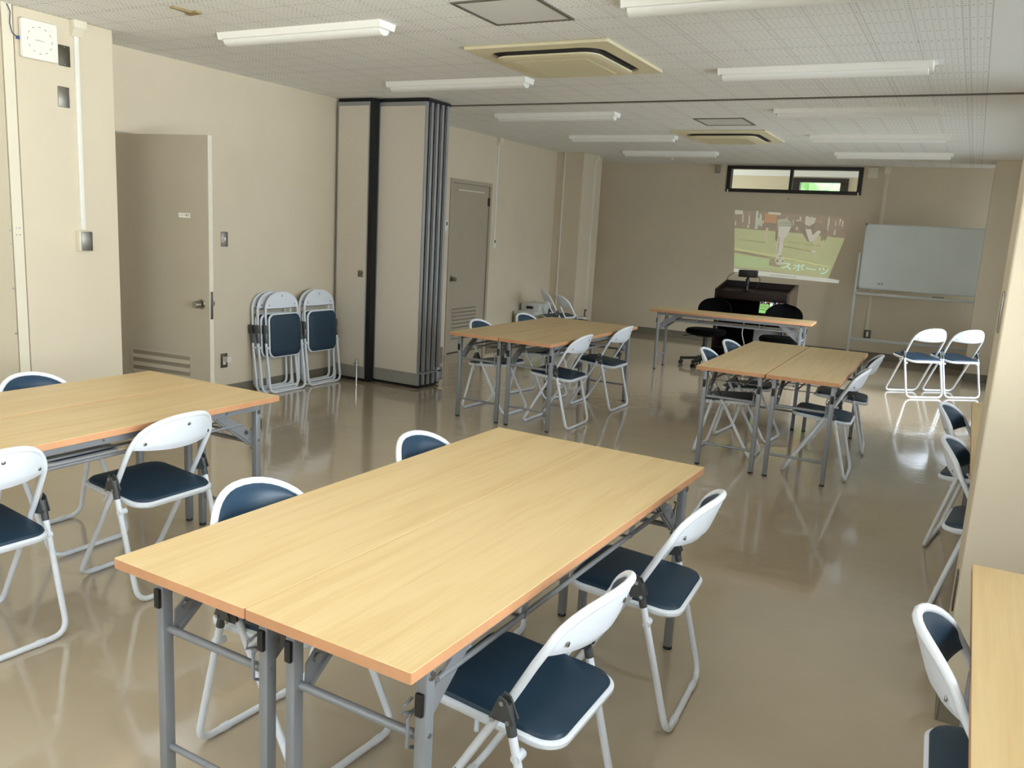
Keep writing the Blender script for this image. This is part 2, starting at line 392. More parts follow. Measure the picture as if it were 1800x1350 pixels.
# right wall openings
def wall_x(b, x0, x1, ya, yb, opens):
    y = ya
    for (o0, o1, z0, z1) in opens:
        b.box(x0, y, 0, x1, o0, ZC)
        if z0 > 0: b.box(x0, o0, 0, x1, o1, z0)
        b.box(x0, o0, z1, x1, o1, ZC); y = o1
    b.box(x0, y, 0, x1, yb, ZC)
OPENS = [(-1.0, 2.7, 0.92, 2.52), (3.8, 6.4, 0.92, 2.52), (7.35, 10.95, 0.04, 2.3), (12.1, 12.55, 0.7, 2.52)]
b = MB(); wall_x(b, XR, XR+0.15, -2.4, YB+0.2, OPENS); struct('wall_right', b, WALL, 'cream right wall with wide windows', 'wall')
b = MB()
for x0, x1, z0, z1 in ((XL, -4.6, 0, ZC), (0.0, XR, 0, ZC), (-4.6, 0.0, 0, 0.92), (-4.6, 0.0, 2.52, ZC)): b.box(x0, -2.4, z0, x1, -2.25, z1)
struct('wall_front', b, WALL, 'cream wall behind the viewer', 'wall')
# pillars
PX = -4.97
def pillar(x0, y0, x1, y1, label):
    b = MB(); b.box(x0, y0, 0, x1, y1, ZC, 0.006); struct('pillar', b, WALL, label, 'pillar')
pillar(XL-0.05, 3.015, PX, 3.645, 'cream pillar on the left carrying the access point')
pillar(XL-0.05, 11.0, PX, 11.66, 'cream pillar in the far left corner')
pillar(0.10, 2.95, XR+0.05, 3.46, 'cream pillar at the right edge beside the nearest table')
pillar(0.07, 11.5, XR+0.05, 12.1, 'cream pillar right of the whiteboard')
# lining left of the near pillar: cover strip with screws and board
b = MB(); b.box(XL-0.05, 2.945, 0, PX+0.004, 3.005, ZC); o = struct('trim_1', b, mat('pale_strip_paint', (222, 214, 194), 0.6, noise=0.02, nscale=4), 'pale screwed cover strip left of the near left pillar', 'trim')
s = MB()
for dy in (2.965, 2.985):
    for z in (1.335, 1.375): s.cyl((PX+0.004, dy, z), (PX+0.007, dy, z), 0.0045, 10)
s.build('screw', RIVET, o)
b = MB(); b.box(XL-0.05, -2.25, 0, PX-0.002, 2.94, ZC); o = struct('trim_2', b, mat('taupe_board', (196, 184, 160), 0.6, noise=0.03, nscale=3), 'taupe lining board with screws at the far left edge', 'trim')
for z in (0.75, 1.02, 1.28, 1.36): s = MB(); s.cyl((PX-0.002, 2.932, z), (PX+0.002, 2.932, z), 0.006, 10); s.build('screw', RIVET, o)
# baseboards
def baseb(name, boxes, label):
    b = MB()
    for q in boxes: b.box(q[0], q[1], 0, q[2], q[3], 0.10, 0.003)
    struct(name, b, BASE, label, 'baseboard')
t = 0.008
baseb('baseboard_left', [(XL, 3.645, XL+t, D1A-0.04), (XL, D1B+0.04, XL+t, D2A-0.04), (XL, D2B+0.04, XL+t, 11.0), (XL, 11.66, XL+t, YB),
      (PX, 3.015, PX+t, 3.645), (XL, 3.645, PX+t, 3.645+t), (PX, 11.0-t, PX+t, 11.66), (XL, 11.0-t, PX, 11.0)], 'grey baseboard along the left wall and pillars')
baseb('baseboard_back', [(XL, YB-t, XR, YB)], 'grey baseboard along the back wall')
baseb('baseboard_right', [(XR-t, -2.2, XR, 2.95), (XR-t, 3.46, XR, 7.3), (XR-t, 11.0, XR, 11.5), (0.10-t, 2.95-t, 0.10, 3.46), (0.10, 2.95-t, XR, 2.95), (0.07-t, 11.5-t, 0.07, 12.1), (0.07, 11.5-t, XR, 11.5)], 'grey baseboard along the right wall and pillars')
# right windows, glass door, rear window
def window_x(name, y0, y1, z0, z1, n, label, x=XR+0.05):
    r = empty(name, (x, (y0+y1)/2, z0), 0, label, 'window', None, 'structure'); L = y1-y0; H = z1-z0
    f = MB(); w_ = 0.045
    for a in ((-L/2, 0, L/2, w_), (-L/2, H-w_, L/2, H)): f.box(-0.03, a[0], a[1], 0.03, a[2], a[3])
    for k in range(n+1):
        yy = -L/2 + (L-w_)*k/n; f.box(-0.03, yy, w_, 0.03, yy+w_, H-w_)
    f.build('window_frame', PALU, r, smooth=False)
    for k in range(n):
        ya = -L/2 + (L-w_)*k/n + w_; yb_ = -L/2 + (L-w_)*(k+1)/n
        g = MB(); g.box(-0.003, ya, w_, 0.003, yb_, H-w_); g.build('pane', GLASS, r, smooth=False)
    return r
window_x('window_2', *OPENS[0], 2, 'wide sliding window of the near right bay')
window_x('window_3', *OPENS[1], 2, 'sliding window of the middle right bay')
window_x('window_4', *OPENS[2], 2, 'full height glass sliding doors on the right')
window_x('window_5', *OPENS[3], 1, 'narrow window behind the far right pillar')
rw = window_x('window_6', -2.3, 2.3, 0, 1.6, 2, 'wide window in the wall behind the viewer'); rw.location = (-2.3, -2.32, 0.92); rw.rotation_euler = (0, 0, PI/2)

# back transom window
wn = empty('window_1', (0, YB, 0), 0, 'dark bronze transom window high on the back wall', 'window', None, 'structure')
f = MB(); ft = 0.045
f.box(TX0, -0.02, TZ0, TX1, 0.1, TZ0+0.05); f.box(TX0, -0.02, TZ1-ft, TX1, 0.1, TZ1)
f.box(TX0, -0.02, TZ0+0.05, TX0+0.06, 0.1, TZ1-ft); f.box(TX1-0.06, -0.02, TZ0+0.05, TX1, 0.1, TZ1-ft)
f.build('window_frame', BRONZE, wn, smooth=False)
s = MB(); mx_ = (TX0+TX1)/2 - 0.02; s.box(mx_-0.02, 0.0, TZ0+0.05, mx_+0.02, 0.08, TZ1-ft); s.build('meeting_stile', BRONZE, wn, smooth=False)
for xa, xb in ((TX0+0.06, mx_-0.02), (mx_+0.02, TX1-0.06)):
    g = MB(); g.box(xa, 0.038, TZ0+0.05, xb, 0.044, TZ1-ft); g.build('pane', GLASS, wn, smooth=False)
for xx in (TX0+0.035, TX1-0.035):
    c_ = MB(); c_.box(xx-0.008, -0.034, TZ0-0.02, xx+0.008, -0.02, TZ0+0.035, 0.002); c_.build('catch', PLASTIC, wn)

# corridor seen through the transom
CW = mat('corridor_white_paint', (238, 238, 234), 0.8, noise=0.02, nscale=2); CB = mat('corridor_cream_paint', (216, 206, 180), 0.8, noise=0.02, nscale=2)
b = MB(); CY = 14.6
b.box(-9, YB+0.2, -0.1, 4, CY+0.2, 0); struct('floor', b, BASE, 'corridor floor beyond the back wall', 'floor')
b = MB(); WX0, WX1, WZ0, WZ1 = -2.80, -1.93, 2.28, 2.60
for x0, x1, z0, z1 in ((-9, WX0, 0, 2.62), (WX1, 4, 0, 2.62), (WX0, WX1, 0, WZ0), (WX0, WX1, WZ1, 2.62)): b.box(x0, CY, z0, x1, CY+0.12, z1)
struct('wall_corridor', b, CB, 'cream corridor wall seen through the transom window', 'wall')
b = MB(); b.box(-9, CY-0.03, 2.62, 4, CY+0.12, 3.1); struct('trim_3', b, CW, 'white corridor beam seen through the transom window', 'trim')
b = MB(); b.box(-9, YB+0.16, 3.1, 4, CY+0.2, 3.2); struct('ceiling', b, CW, 'white corridor ceiling', 'ceiling')
b = MB(); b.box(-9, YB+0.15, ZC, 4, YB+0.3, 3.1); struct('wall_corridor_near', b, CW, 'corridor side of the back wall', 'wall')
wn = empty('window_7', (0, CY, 0), 0, 'dark framed corridor window with greenery outside', 'window', None, 'structure')
f = MB()
f.box(WX0, -0.03, WZ0, WX1, 0.1, WZ0+0.05); f.box(WX0, -0.03, WZ1-0.07, WX1, 0.1, WZ1); f.box(WX0, -0.03, WZ0+0.05, WX0+0.12, 0.1, WZ1-0.07); f.box(WX1-0.12, -0.03, WZ0+0.05, WX1, 0.1, WZ1-0.07)
f.build('window_frame', BRONZE, wn, smooth=False)
g = MB(); g.box(WX0+0.12, 0.03, WZ0+0.05, WX1-0.12, 0.036, WZ1-0.07); g.build('pane', GLASS, wn, smooth=False)
# trees outside the corridor window
GREEN = mat('bright_foliage', (196, 222, 172), 0.9, noise=0.3, nscale=3)
b = MB()
for k in range(60):
    cx, cy, cz, rr = random.uniform(-9, 1), random.uniform(19, 22), random.uniform(1.6, 3.7), random.uniform(0.4, 0.8)
    b.lathe([(0.02*rr, -rr), (0.6*rr, -0.8*rr), (rr, 0), (0.7*rr, 0.7*rr), (0.02*rr, rr)], 7, Matrix.Translation((cx, cy, cz)) @ Matrix.Rotation(random.random()*3, 4, 'X'))
o = b.build('hedge', GREEN); tag(o, 'sunlit green hedge outside the corridor window', 'hedge', None, 'stuff')

# ------------------------------------------------------------------ doors
def louvre(parent, x0, x1, z0, z1, y, n, dirn=1):
    """slatted vent in the local xz plane of a door leaf, proud of face y"""
    f = MB(); w_ = 0.02
    f.box(x0-w_, y-0.006*dirn, z0-w_, x1+w_, y+0.004*dirn, z0); f.box(x0-w_, y-0.006*dirn, z1, x1+w_, y+0.004*dirn, z1+w_)
    f.box(x0-w_, y-0.006*dirn, z0, x0, y+0.004*dirn, z1); f.box(x1, y-0.006*dirn, z0, x1+w_, y+0.004*dirn, z1)
    fr = f.build('vent_frame', FRAMEM, parent, smooth=False)
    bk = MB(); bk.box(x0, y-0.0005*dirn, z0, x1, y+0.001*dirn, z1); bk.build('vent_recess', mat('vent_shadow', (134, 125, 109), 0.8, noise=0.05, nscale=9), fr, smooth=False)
    sl = MB(); p = (z1-z0)/n
    for k in range(n):
        za = z0 + p*k
        sl.add([(x0, y+0.012*dirn, za+p*0.1), (x1, y+0.012*dirn, za+p*0.1), (x1, y-0.002*dirn, za+p*0.62), (x0, y-0.002*dirn, za+p*0.62),
                (x0, y+0.010*dirn, za), (x1, y+0.010*dirn, za), (x1, y-0.002*dirn, za+p*0.5), (x0, y-0.002*dirn, za+p*0.5)],
               [(0,1,2,3),(7,6,5,4),(0,4,5,1),(2,6,7,3),(1,5,6,2),(0,3,7,4)])
    sl.build('slats', FRAMEM, fr, smooth=False)
def knob(parent, x, z, y, d):
    """cylinder lock knob sticking out along d*y"""
    k = MB(); R = Matrix.Translation((x, y, z)) @ Matrix.Rotation(-d*PI/2, 4, 'X')
    k.lathe([(0.001, 0), (0.034, 0), (0.034, 0.004), (0.03, 0.008), (0.012, 0.009)], 24, R, close=False)
    ro = k.build('rose', STEEL, parent)
    k = MB(); k.lathe([(0.013, 0.006), (0.013, 0.02), (0.0245, 0.024), (0.0245, 0.066), (0.022, 0.07), (0.009, 0.07), (0.009, 0.072), (0.0005, 0.072)], 24, R, close=False)
    k.build('knob', STEEL, ro)
# open door 1 : leaf local x = from hinge, y = thickness, front face y=0 towards the viewer
d1 = empty('door_1', (XL, 3.93, 0), math.atan2(0.10, 0.83), 'taupe door standing open beside the left pillar, with a small label', 'door', None, 'structure')
DW = 0.836
b = MB(); b.box(0.012, 0.0, 0.012, DW-0.0015, 0.038, 2.03); lf = b.build('door_leaf', DOORM, d1, smooth=False)
b = MB(); b.box(DW-0.0015, 0.0, 0.012, DW, 0.038, 2.03); b.build('leaf_edge', DOORE, lf, smooth=False)
louvre(d1, 0.13, 0.66, 0.18, 0.52, 0.0, 6, -1)
knob(d1, 0.765, 0.90, 0.0, -1); knob(d1, 0.765, 0.90, 0.038, 1)
b = MB(); b.box(DW, 0.006, 0.80, DW+0.002, 0.032, 0.99, 0.0005); b.build('latch_plate', STEEL, d1)
b = MB(); b.box(0.578, -0.002, 1.482, 0.676, 0.0, 1.512); lb = b.build('name_label', PLASTIC, d1, smooth=False)
vs, fs = text_mesh('エアコン', 0.0165); b = MB(); b.add([(0.613+v.x, -0.0025, 1.497+v.y) for v in vs], fs); b.build('lettering', INKB, lb, smooth=False)
vs, fs = text_mesh('機室', 0.018); b = MB(); b.add([(0.655+v.x, -0.0025, 1.497+v.y) for v in vs], fs); b.build('lettering', INKB, lb, smooth=False)
f = MB(); f.box(-0.19, 0.02, 0, 0.006, 0.05, DH); f.box(-0.19, 0.05, DH-0.03, 0.006, D1B-D1A, DH); f.box(-0.19, D1B-D1A-0.03, 0, 0.006, D1B-D1A, DH)
fr = f.build('door_frame', FRAMEM, d1, smooth=False); fr.matrix_parent_inverse = Matrix.Rotation(-d1.rotation_euler.z, 4, 'Z')
# closed door 2 on the left wall : built in world axes, local origin on the wall
d2 = empty('door_2', (XL, (D2A+D2B)/2, 0), PI/2, 'closed taupe door with louvre in the left wall beyond the folding partition', 'door', None, 'structure')
HW = (D2B-D2A)/2      # local x runs along +y world, local -y points into the room
f = MB()
for xa, xb, za, zb in ((-HW-0.01, -HW+0.035, 0, DH+0.01), (HW-0.035, HW+0.01, 0, DH+0.01), (-HW+0.035, HW-0.035, DH-0.035, DH+0.01)): f.box(xa, -0.012, za, xb, 0.12, zb)
f.build('door_frame', FRAMEM, d2, smooth=False)
b = MB(); b.box(-HW+0.038, 0.006, 0.01, HW-0.038, 0.044, DH-0.038); b.build('door_leaf', DOORM, d2, smooth=False)
louvre(d2, -0.32, 0.235, 0.14, 0.545, 0.006, 9, -1)
knob(d2, -0.37, 0.90, 0.006, -1)
for z in (0.25, 1.83):
    b = MB(); b.cyl((HW-0.036, -0.006, z-0.05), (HW-0.036, -0.006, z+0.05), 0.009, 10); b.box(HW-0.06, 0.0, z-0.05, HW-0.012, 0.006, z+0.05); b.build('hinge', mat('dark_hinge', (70, 62, 52), 0.5, 0.5, noise=0.05, nscale=20), d2)
b = MB(); b.box(-0.30, -0.004, 1.93, 0.30, 0.008, 1.945); b.build('closer_strip', DOORE, d2, smooth=False)

# ------------------------------------------------------------------ folding partition and its rail
b = MB(); b.box(XL, 6.795, ZC-0.006, XR, 6.845, ZC+0.002); o = b.build('trim_4', mat('dark_rail', (98, 92, 82), 0.5, 0.3, noise=0.05, nscale=10), smooth=False); tag(o, 'thin dark partition rail crossing the ceiling', 'rail', None, 'structure')
pt = empty('folding_partition', (-4.9, 6.5, 0), 0, 'tall beige folding partition stacked beside the left wall', 'partition')
def panel(x0, x1, y0, y1, bolt=False):
    ox, oy = -4.9, 6.5; x0, x1, y0, y1 = x0-ox, x1-ox, y0-oy, y1-oy; zt, zb = ZC-0.035, 0.03
    b = MB(); b.box(x0+0.008, y0, 0.145, x1-0.008, y1, zt-0.035); p = b.build('panel', PARTI, pt, smooth=False)
    e = MB(); e.box(x0, y0-0.002, zb+0.0, x0+0.012, y1+0.002, zt); e.box(x1-0.012, y0-0.002, zb, x1, y1+0.002, zt); e.box(x0+0.012, y0-0.002, zt-0.035, x1-0.012, y1+0.002, zt)
    e.build('edge_trim', PALU, p, smooth=False)
    k = MB(); k.box(x0+0.012, y0-0.003, zb, x1-0.012, y1+0.003, 0.145); k.build('kick_plate', PGREY, p, smooth=False)
    return p
p1 = panel(-5.36, -4.985, 6.262, 6.312)
b = MB(); b.box(-0.46, -0.226, 0.008, -0.09, -0.196, 0.032); b.box(-0.46, -0.226, ZC-0.036, -0.09, -0.196, ZC-0.004); b.build('seal', BLACKR, p1, smooth=False)
b = MB(); b.box(-0.188, -0.2415, 1.0, -0.127, -0.2385, 1.062, 0.001); lk = b.build('lock_plate', STEEL, p1)
b = MB(); b.lathe([(0.026, 0), (0.026, 0.006), (0.02, 0.006), (0.018, 0.002)], 20, Matrix.Translation((-0.157, -0.2405, 1.031)) @ Matrix.Rotation(PI/2, 4, 'X'), close=False)
b.box(-0.175, -0.252, 1.025, -0.139, -0.24, 1.037, 0.003, Matrix.Translation((-0.157, 0, 1.031)) @ Matrix.Rotation(-0.6, 4, 'Y') @ Matrix.Translation((0.157, 0, -1.031))); b.build('lock_ring', STEEL, lk)
b = MB(); b.cyl((-0.16, -0.262, 0.0), (-0.16, -0.262, 0.165), 0.011, 14); b.cyl((-0.16, -0.262, 0.165), (-0.16, -0.262, 0.215), 0.014, 14); b.cyl((-0.16, -0.262, 0.17), (-0.195, -0.272, 0.17), 0.005, 8); b.box(-0.172, -0.262, 0.10, -0.148, -0.238, 0.12)
b.build('floor_bolt', CHROME, p1)
for i in range(5):
    y0 = 6.335 + i*0.072
    p = panel(-4.935 + 0.004*i - (0.44 if i else 0), -4.415+0.008*i, y0, y0+0.030)
    if i:
        b = MB(); b.box(-0.4, y0-6.5-0.04, 0.02, 0.465+0.008*i, y0-6.5-0.001, ZC-0.02); b.build('seal', BLACKR, p, smooth=False)
b = MB(); b.box(-0.087, -0.235, 0.015, -0.036, -0.13, ZC-0.012); b.build('gap_seal', BLACKR, pt, smooth=False)
b = MB(); b.box(-0.088, -0.16, ZC-0.034, 0.50, 0.20, ZC-0.008); b.build('top_seal', BLACKR, pt, smooth=False)
b = MB(); b.box(-0.03, -0.155, 0.008, 0.49, 0.19, 0.028); b.build('bottom_seal', BLACKR, pt, smooth=False)
b = MB(); b.box(0.48, -0.15, 0.14, 0.53, 0.16, 0.152); b.box(0.485, 0.1, 0.05, 0.53, 0.19, 0.18, 0.004); b.build('latch_bar', PALU, pt)

# ------------------------------------------------------------------ ceiling: lamps, air conditioners, hatches
def lamp_proto():
    r = empty('ceiling_lamp', (0, 0, 0)); L = 1.25
    b = MB(); b.prism([(-0.075, 0), (0.075, 0), (0.062, -0.036), (-0.062, -0.036)], -L/2, L/2, 'x'); b.build('lamp_body', LBODY, r, smooth=False)
    b = MB(); pr = [(-0.045, -0.036)] + [(0.045*math.cos(PI + PI*k/10), -0.040 + 0.03*math.sin(PI+PI*k/10)) for k in range(11)] + [(0.045, -0.036)]
    b.prism(pr, -L/2+0.018, L/2-0.018, 'x'); b.build('lamp_cover', LLENS, r)
    for s in (-1, 1):
        b = MB(); b.prism([(-0.077, 0), (0.077, 0), (0.064, -0.039), (-0.064, -0.039)], s*(L/2-0.004), s*(L/2+0.006), 'x'); b.build('end_cap', LBODY, r, smooth=False)
    return r
LY = [3.96, 5.67, 7.41, 9.14, 10.83]
LXS = {'left': -3.675, 'right': -0.995}
ordn = ['nearest the viewer', 'just before the partition rail', 'just beyond the partition rail', 'second to last', 'last before the back wall']
proto = None
for side in ('left', 'right'):
    for i, y in enumerate(LY):
        o = lamp_proto() if proto is None else copy_tree(proto)
        proto = proto or o
        o.location = (LXS[side], y, ZC)
        tag(o, 'white batten ceiling lamp of the %s row, the one %s' % (side, ordn[i]), 'ceiling lamp', 'batten lamps on the ceiling')
def ac_proto():
    r = empty('air_conditioner', (0, 0, 0)); h = 0.485
    b = MB(); b.loft([rr_ring(h-0.004, h-0.004, 0.012, 0), rr_ring(h, h, 0.014, -0.006), rr_ring(h-0.003, h-0.003, 0.014, -0.020), rr_ring(0.385, 0.385, 0.12, -0.024), rr_ring(0.378, 0.378, 0.12, -0.008)]); b.build('outer_panel', AC, r)
    b = MB(); b.loft([rr_ring(0.384, 0.384, 0.12, -0.0085), rr_ring(0.384, 0.384, 0.12, -0.012), rr_ring(0.335, 0.335, 0.09, -0.0125), rr_ring(0.335, 0.335, 0.09, -0.036)]); b.build('air_slot', SLOTSHADE, r)  # slot walls coloured dark, the shade of the gap put into the material
    b = MB(); b.loft([rr_ring(0.335, 0.335, 0.09, -0.0355), rr_ring(0.350, 0.350, 0.10, -0.040), rr_ring(0.347, 0.347, 0.10, -0.048), rr_ring(0.325, 0.325, 0.08, -0.055), rr_ring(0.29, 0.29, 0.05, -0.057)]); b.build('inner_panel', AC, r)
    b = MB(); b.loft([rr_ring(0.25, 0.25, 0.01, -0.057), rr_ring(0.25, 0.25, 0.01, -0.060)])
    for k in range(-11, 12): b.box(-0.245, k*0.021-0.004, -0.062, 0.245, k*0.021+0.004, -0.059)
    b.build('intake_grille', ACG, r, smooth=False)
    return r
a1 = ac_proto(); a1.location = (-2.47, 5.09, ZC-0.001); tag(a1, 'large cream ceiling air conditioner in front of the partition rail', 'air conditioner', 'ceiling cassette air conditioners')
a2 = copy_tree(a1); a2.location = (-2.46, 9.15, ZC-0.001); tag(a2, 'cream ceiling air conditioner far back toward the projected picture', 'air conditioner', 'ceiling cassette air conditioners')
def hatch(y, label):
    o = empty('ceiling_hatch', (-2.23, y, ZC), 0, label, 'hatch', 'ceiling access hatches')
    b = MB(); h = 0.235; w_ = 0.018
    for q in ((-h, -h, h, -h+w_), (-h, h-w_, h, h), (-h, -h+w_, -h+w_, h-w_), (h-w_, -h+w_, h, h-w_)): b.box(q[0], q[1], -0.007, q[2], q[3], 0.001)
    b.build('hatch_frame', HATCH, o, smooth=False)
    b = MB(); b.box(-h+w_, -h+w_, -0.003, h-w_, h-w_, 0.001); b.build('hatch_board', mat('hatch_board', (206, 205, 200), 0.9, noise=0.03, nscale=200), o, smooth=False)
hatch(3.94, 'dark framed square ceiling hatch in front of the larger looking air conditioner'); hatch(8.07, 'dark framed square ceiling hatch beyond the partition rail')
# torn remnant on the ceiling and small hook
b = MB(); b.prism([(-0.055, 0.03), (-0.02, 0.03), (-0.012, -0.07), (-0.02, -0.1), (0.004, -0.1), (0.006, -0.07), (0.02, 0.02), (0.055, 0.012), (0.06, 0.05), (0.0, 0.06), (-0.05, 0.065)], 0, -0.012, 'z')
o = b.build('torn_tape', TAN, smooth=False); o.location = (-4.02, 3.42, ZC); tag(o, 'torn tan scrap stuck on the ceiling at the upper left', 'scrap')
b = MB(); b.lathe([(0.03, 0), (0.03, -0.008), (0.02, -0.022), (0.004, -0.026)], 16); o = b.build('ceiling_detector', OFFWHITE); o.location = (-3.95, 11.75, ZC); tag(o, 'small round detector on the ceiling before the back wall', 'detector')

# ------------------------------------------------------------------ wall fittings
def plate(name, w_, h_, m, label, cat, loc, rz, extra=None, depth=0.006, group=None):
    """cover plate: local x across, local -y out of the wall"""
    o = empty(name, loc, rz, label, cat, group)
    b = MB(); b.box(-w_/2, -depth, -h_/2, w_/2, 0.001, h_/2, 0.002); b.build('cover_plate', m, o)
    b = MB()
    for s in (-1, 1): b.cyl((0, -depth, s*(h_/2-0.012)), (0, -depth-0.0015, s*(h_/2-0.012)), 0.003, 8)
    b.build('screw', RIVET, o)
    if extra: extra(o, depth)
    return o
RZL = PI/2       # local -y -> +x (into room from the left wall)
DSTEEL = mat('dark_steel_plate', (98, 94, 84), 0.4, 0.8, noise=0.05, nscale=40)
plate('blank_plate', 0.072, 0.12, DSTEEL, 'dark steel blank plate on the left pillar beside the access point', 'wall plate', (PX, 3.312, 2.405), RZL)
plate('blank_plate', 0.072, 0.12, STEEL, 'lighter steel blank plate on the left pillar, below the dark one', 'wall plate', (PX, 3.297, 2.165), RZL)
def toggle(o, d):
    b = MB(); b.box(-0.008, -d-0.005, -0.012, 0.008, -d, 0.012, 0.002); b.build('rocker', PLASTIC, o)
plate('light_switch', 0.07, 0.12, STEEL, 'steel light switch right of the open door', 'light switch', (XL, 4.92, 1.315), RZL, toggle)
def sockets(o, d):
    b = MB(); b.box(-0.015, -d-0.004, -0.034, 0.015, -d, 0.034, 0.002); b.build('socket_face', PLASTIC, o)
plate('wall_outlet', 0.07, 0.12, DSTEEL, 'steel power outlet low on the left wall beside the folded chairs', 'power outlet', (XL, 4.905, 0.31), RZL, sockets)
b = MB(); b.box(XL+0.010, 4.895, 0.30, XL+0.055, 4.935, 0.345, 0.004); o = b.build('charger_plug', PLASTIC); tag(o, 'white charger plugged into the outlet beside the folded chairs', 'plug')
b = MB()
for z in (0.318, 0.330): b.box(XL+0.0548, 4.908, z-0.002, XL+0.0556, 4.918, z+0.002)
b.build('port', INKB, o, smooth=False)
def duct(x, y, z0, z1, out, label, w_=0.03, top=True, bottom=None):
    """white cable moulding on a wall; out = 2-D direction into the room"""
    o = empty('cable_duct', (x, y, 0), math.atan2(out[1], out[0]) + PI/2, label, 'cable duct')
    b = MB(); b.box(-w_/2, -0.014, z0, w_/2, 0.001, z1, 0.002); b.build('duct_cover', PLASTIC if w_ < 0.04 else OFFWHITE, o)
    if top:
        b = MB(); zt = ZC; b.box(-0.035, -0.05, zt-0.05, 0.05, 0.001, zt-0.001, 0.004); b.prism([(-0.05, zt-0.05), (0.001, zt-0.05), (0.001, zt-0.095), (-0.016, zt-0.095)], -0.035, 0.035, 'x'); b.build('ceiling_box', OFFWHITE, o)
    return o
duct(PX, 3.388, 1.375, ZC-0.09, (1, 0), 'white cable duct running down the near left pillar')
o = empty('junction_box', (PX, 3.385, 1.305), RZL, 'steel faced junction box at the foot of the left pillar duct', 'junction box')
b = MB(); b.box(-0.045, -0.04, -0.064, 0.045, 0.001, 0.064, 0.004); b.build('box_body', OFFWHITE, o)
b = MB(); b.box(-0.036, -0.046, -0.06, 0.04, -0.04, 0.06, 0.003); b.build('cover_plate', STEEL, o)
duct(XL, 9.31, 1.39, ZC-0.09, (1, 0), 'white cable duct right of the closed louvred door', 0.026)
def lcd(o, d):
    b = MB(); b.box(-0.012, -d-0.002, 0.0, 0.014, -d+0.0005, 0.04); b.build('display', mat('grey_display', (92, 96, 104), 0.2, noise=0.05, nscale=40), o, smooth=False)
plate('wall_controller', 0.06, 0.12, PLASTIC, 'white controller below the duct right of the closed louvred door', 'wall controller', (XL, 9.325, 1.33), RZL, lcd, 0.014)
plate('wall_controller', 0.055, 0.12, PLASTIC, 'white controller between the folding partition and the closed door', 'wall controller', (XL, 8.195, 1.52), RZL, lcd, 0.014)
duct(-5.262, 11.0, 0.10, ZC, (0, -1), 'thin duct down the front face of the far left pillar', 0.016, False)
duct(PX, 11.40, 0.42, ZC-0.09, (1, 0), 'thin duct down the side face of the far left pillar', 0.022)
plate('wall_outlet', 0.072, 0.12, DSTEEL, 'power outlet at the foot of the far left pillar', 'power outlet', (PX, 11.41, 0.34), RZL, sockets, 0.012)
duct(-1.19, YB, 0.40, ZC-0.09, (0, -1), 'white cable duct down the back wall behind the whiteboard', 0.045)
plate('wall_outlet', 0.09, 0.12, DSTEEL, 'power outlet on the back wall under the whiteboard', 'power outlet', (-1.17, YB, 0.345), 0, sockets, 0.02)
b = MB(); b.box(-3.545, YB-0.05, 2.495, -3.47, YB, 2.61, 0.004); o = b.build('wall_speaker', mat('grey_beige_plastic', (150, 142, 124), 0.6, noise=0.03, nscale=20)); tag(o, 'small grey box high on the back wall left of the transom window', 'wall box')
b = MB(); b.box(-1.43, YB-0.03, 2.47, -1.30, YB, 2.61, 0.004); o = b.build('wall_box', OFFWHITE); tag(o, 'square ivory box high on the back wall right of the transom window', 'wall box')
b = MB(); b.cyl((-2.45, YB-0.012, 2.155), (-2.45, YB, 2.155), 0.012, 12); o = b.build('wall_hook', STEEL); tag(o, 'tiny hook below the transom window', 'hook')
plate('blank_plate', 0.072, 0.13, STEEL, 'steel plate at shoulder height on the right pillar side', 'wall plate', (0.10, 3.10, 1.36), -RZL)
plate('wall_outlet', 0.072, 0.13, DSTEEL, 'steel outlet low on the right pillar side', 'power outlet', (0.10, 3.09, 0.41), -RZL, None)
# wireless access point
ap = empty('wireless_access_point', (PX, 3.143, 2.455), RZL, 'square white wireless access point high on the left pillar', 'access point')
b = MB(); R = Matrix.Rotation(PI/2, 4, 'X')
def apr(h, r, d): return [tuple(R @ Vector((p[0], p[1], d))) for p in rr_ring(h, h, r, 0)]
b.loft([apr(0.098, 0.014, 0), apr(0.108, 0.016, 0.012), apr(0.11, 0.016, 0.026), apr(0.106, 0.014, 0.036)]); b.build('housing', PLASTIC, ap)
b = MB()
for k in range(12):
    a0 = 2*PI*k/12; pts = [((0.074+dr)*math.cos(a0+da), -0.0365, (0.074+dr)*math.sin(a0+da)) for dr, da in ((-0.0013, -0.1), (0.0013, -0.1), (0.0013, 0.1), (-0.0013, 0.1))]
    b.add(pts, [(0, 1, 2, 3)])
b.build('ring_slots', INKB, ap, smooth=False)
vs, fs = text_mesh('BUFFALO', 0.012); b = MB(); b.add([(v.x*1.05, -0.0366, v.y-0.002) for v in vs], fs); b.build('lettering', INK, ap, smooth=False)
b = MB(); b.tube([(PX+0.01, 2.975, 2.62), (PX+0.014, 2.99, 2.58), (PX+0.012, 2.985, 2.52), (PX+0.014, 2.995, 2.47), (PX+0.016, 3.02, 2.452), (PX+0.016, 3.033, 2.45)], 0.0028, 8)
o = b.build('network_cable', CABLEN); tag(o, 'dark blue network cable from the ceiling to the access point', 'cable')
b = MB(); b.box(PX+0.010, 3.018, 2.44, PX+0.022, 3.034, 2.458, 0.002); b.build('cable_plug', mat('blue_plug', (44, 72, 130), 0.4, noise=0.04, nscale=20), o)

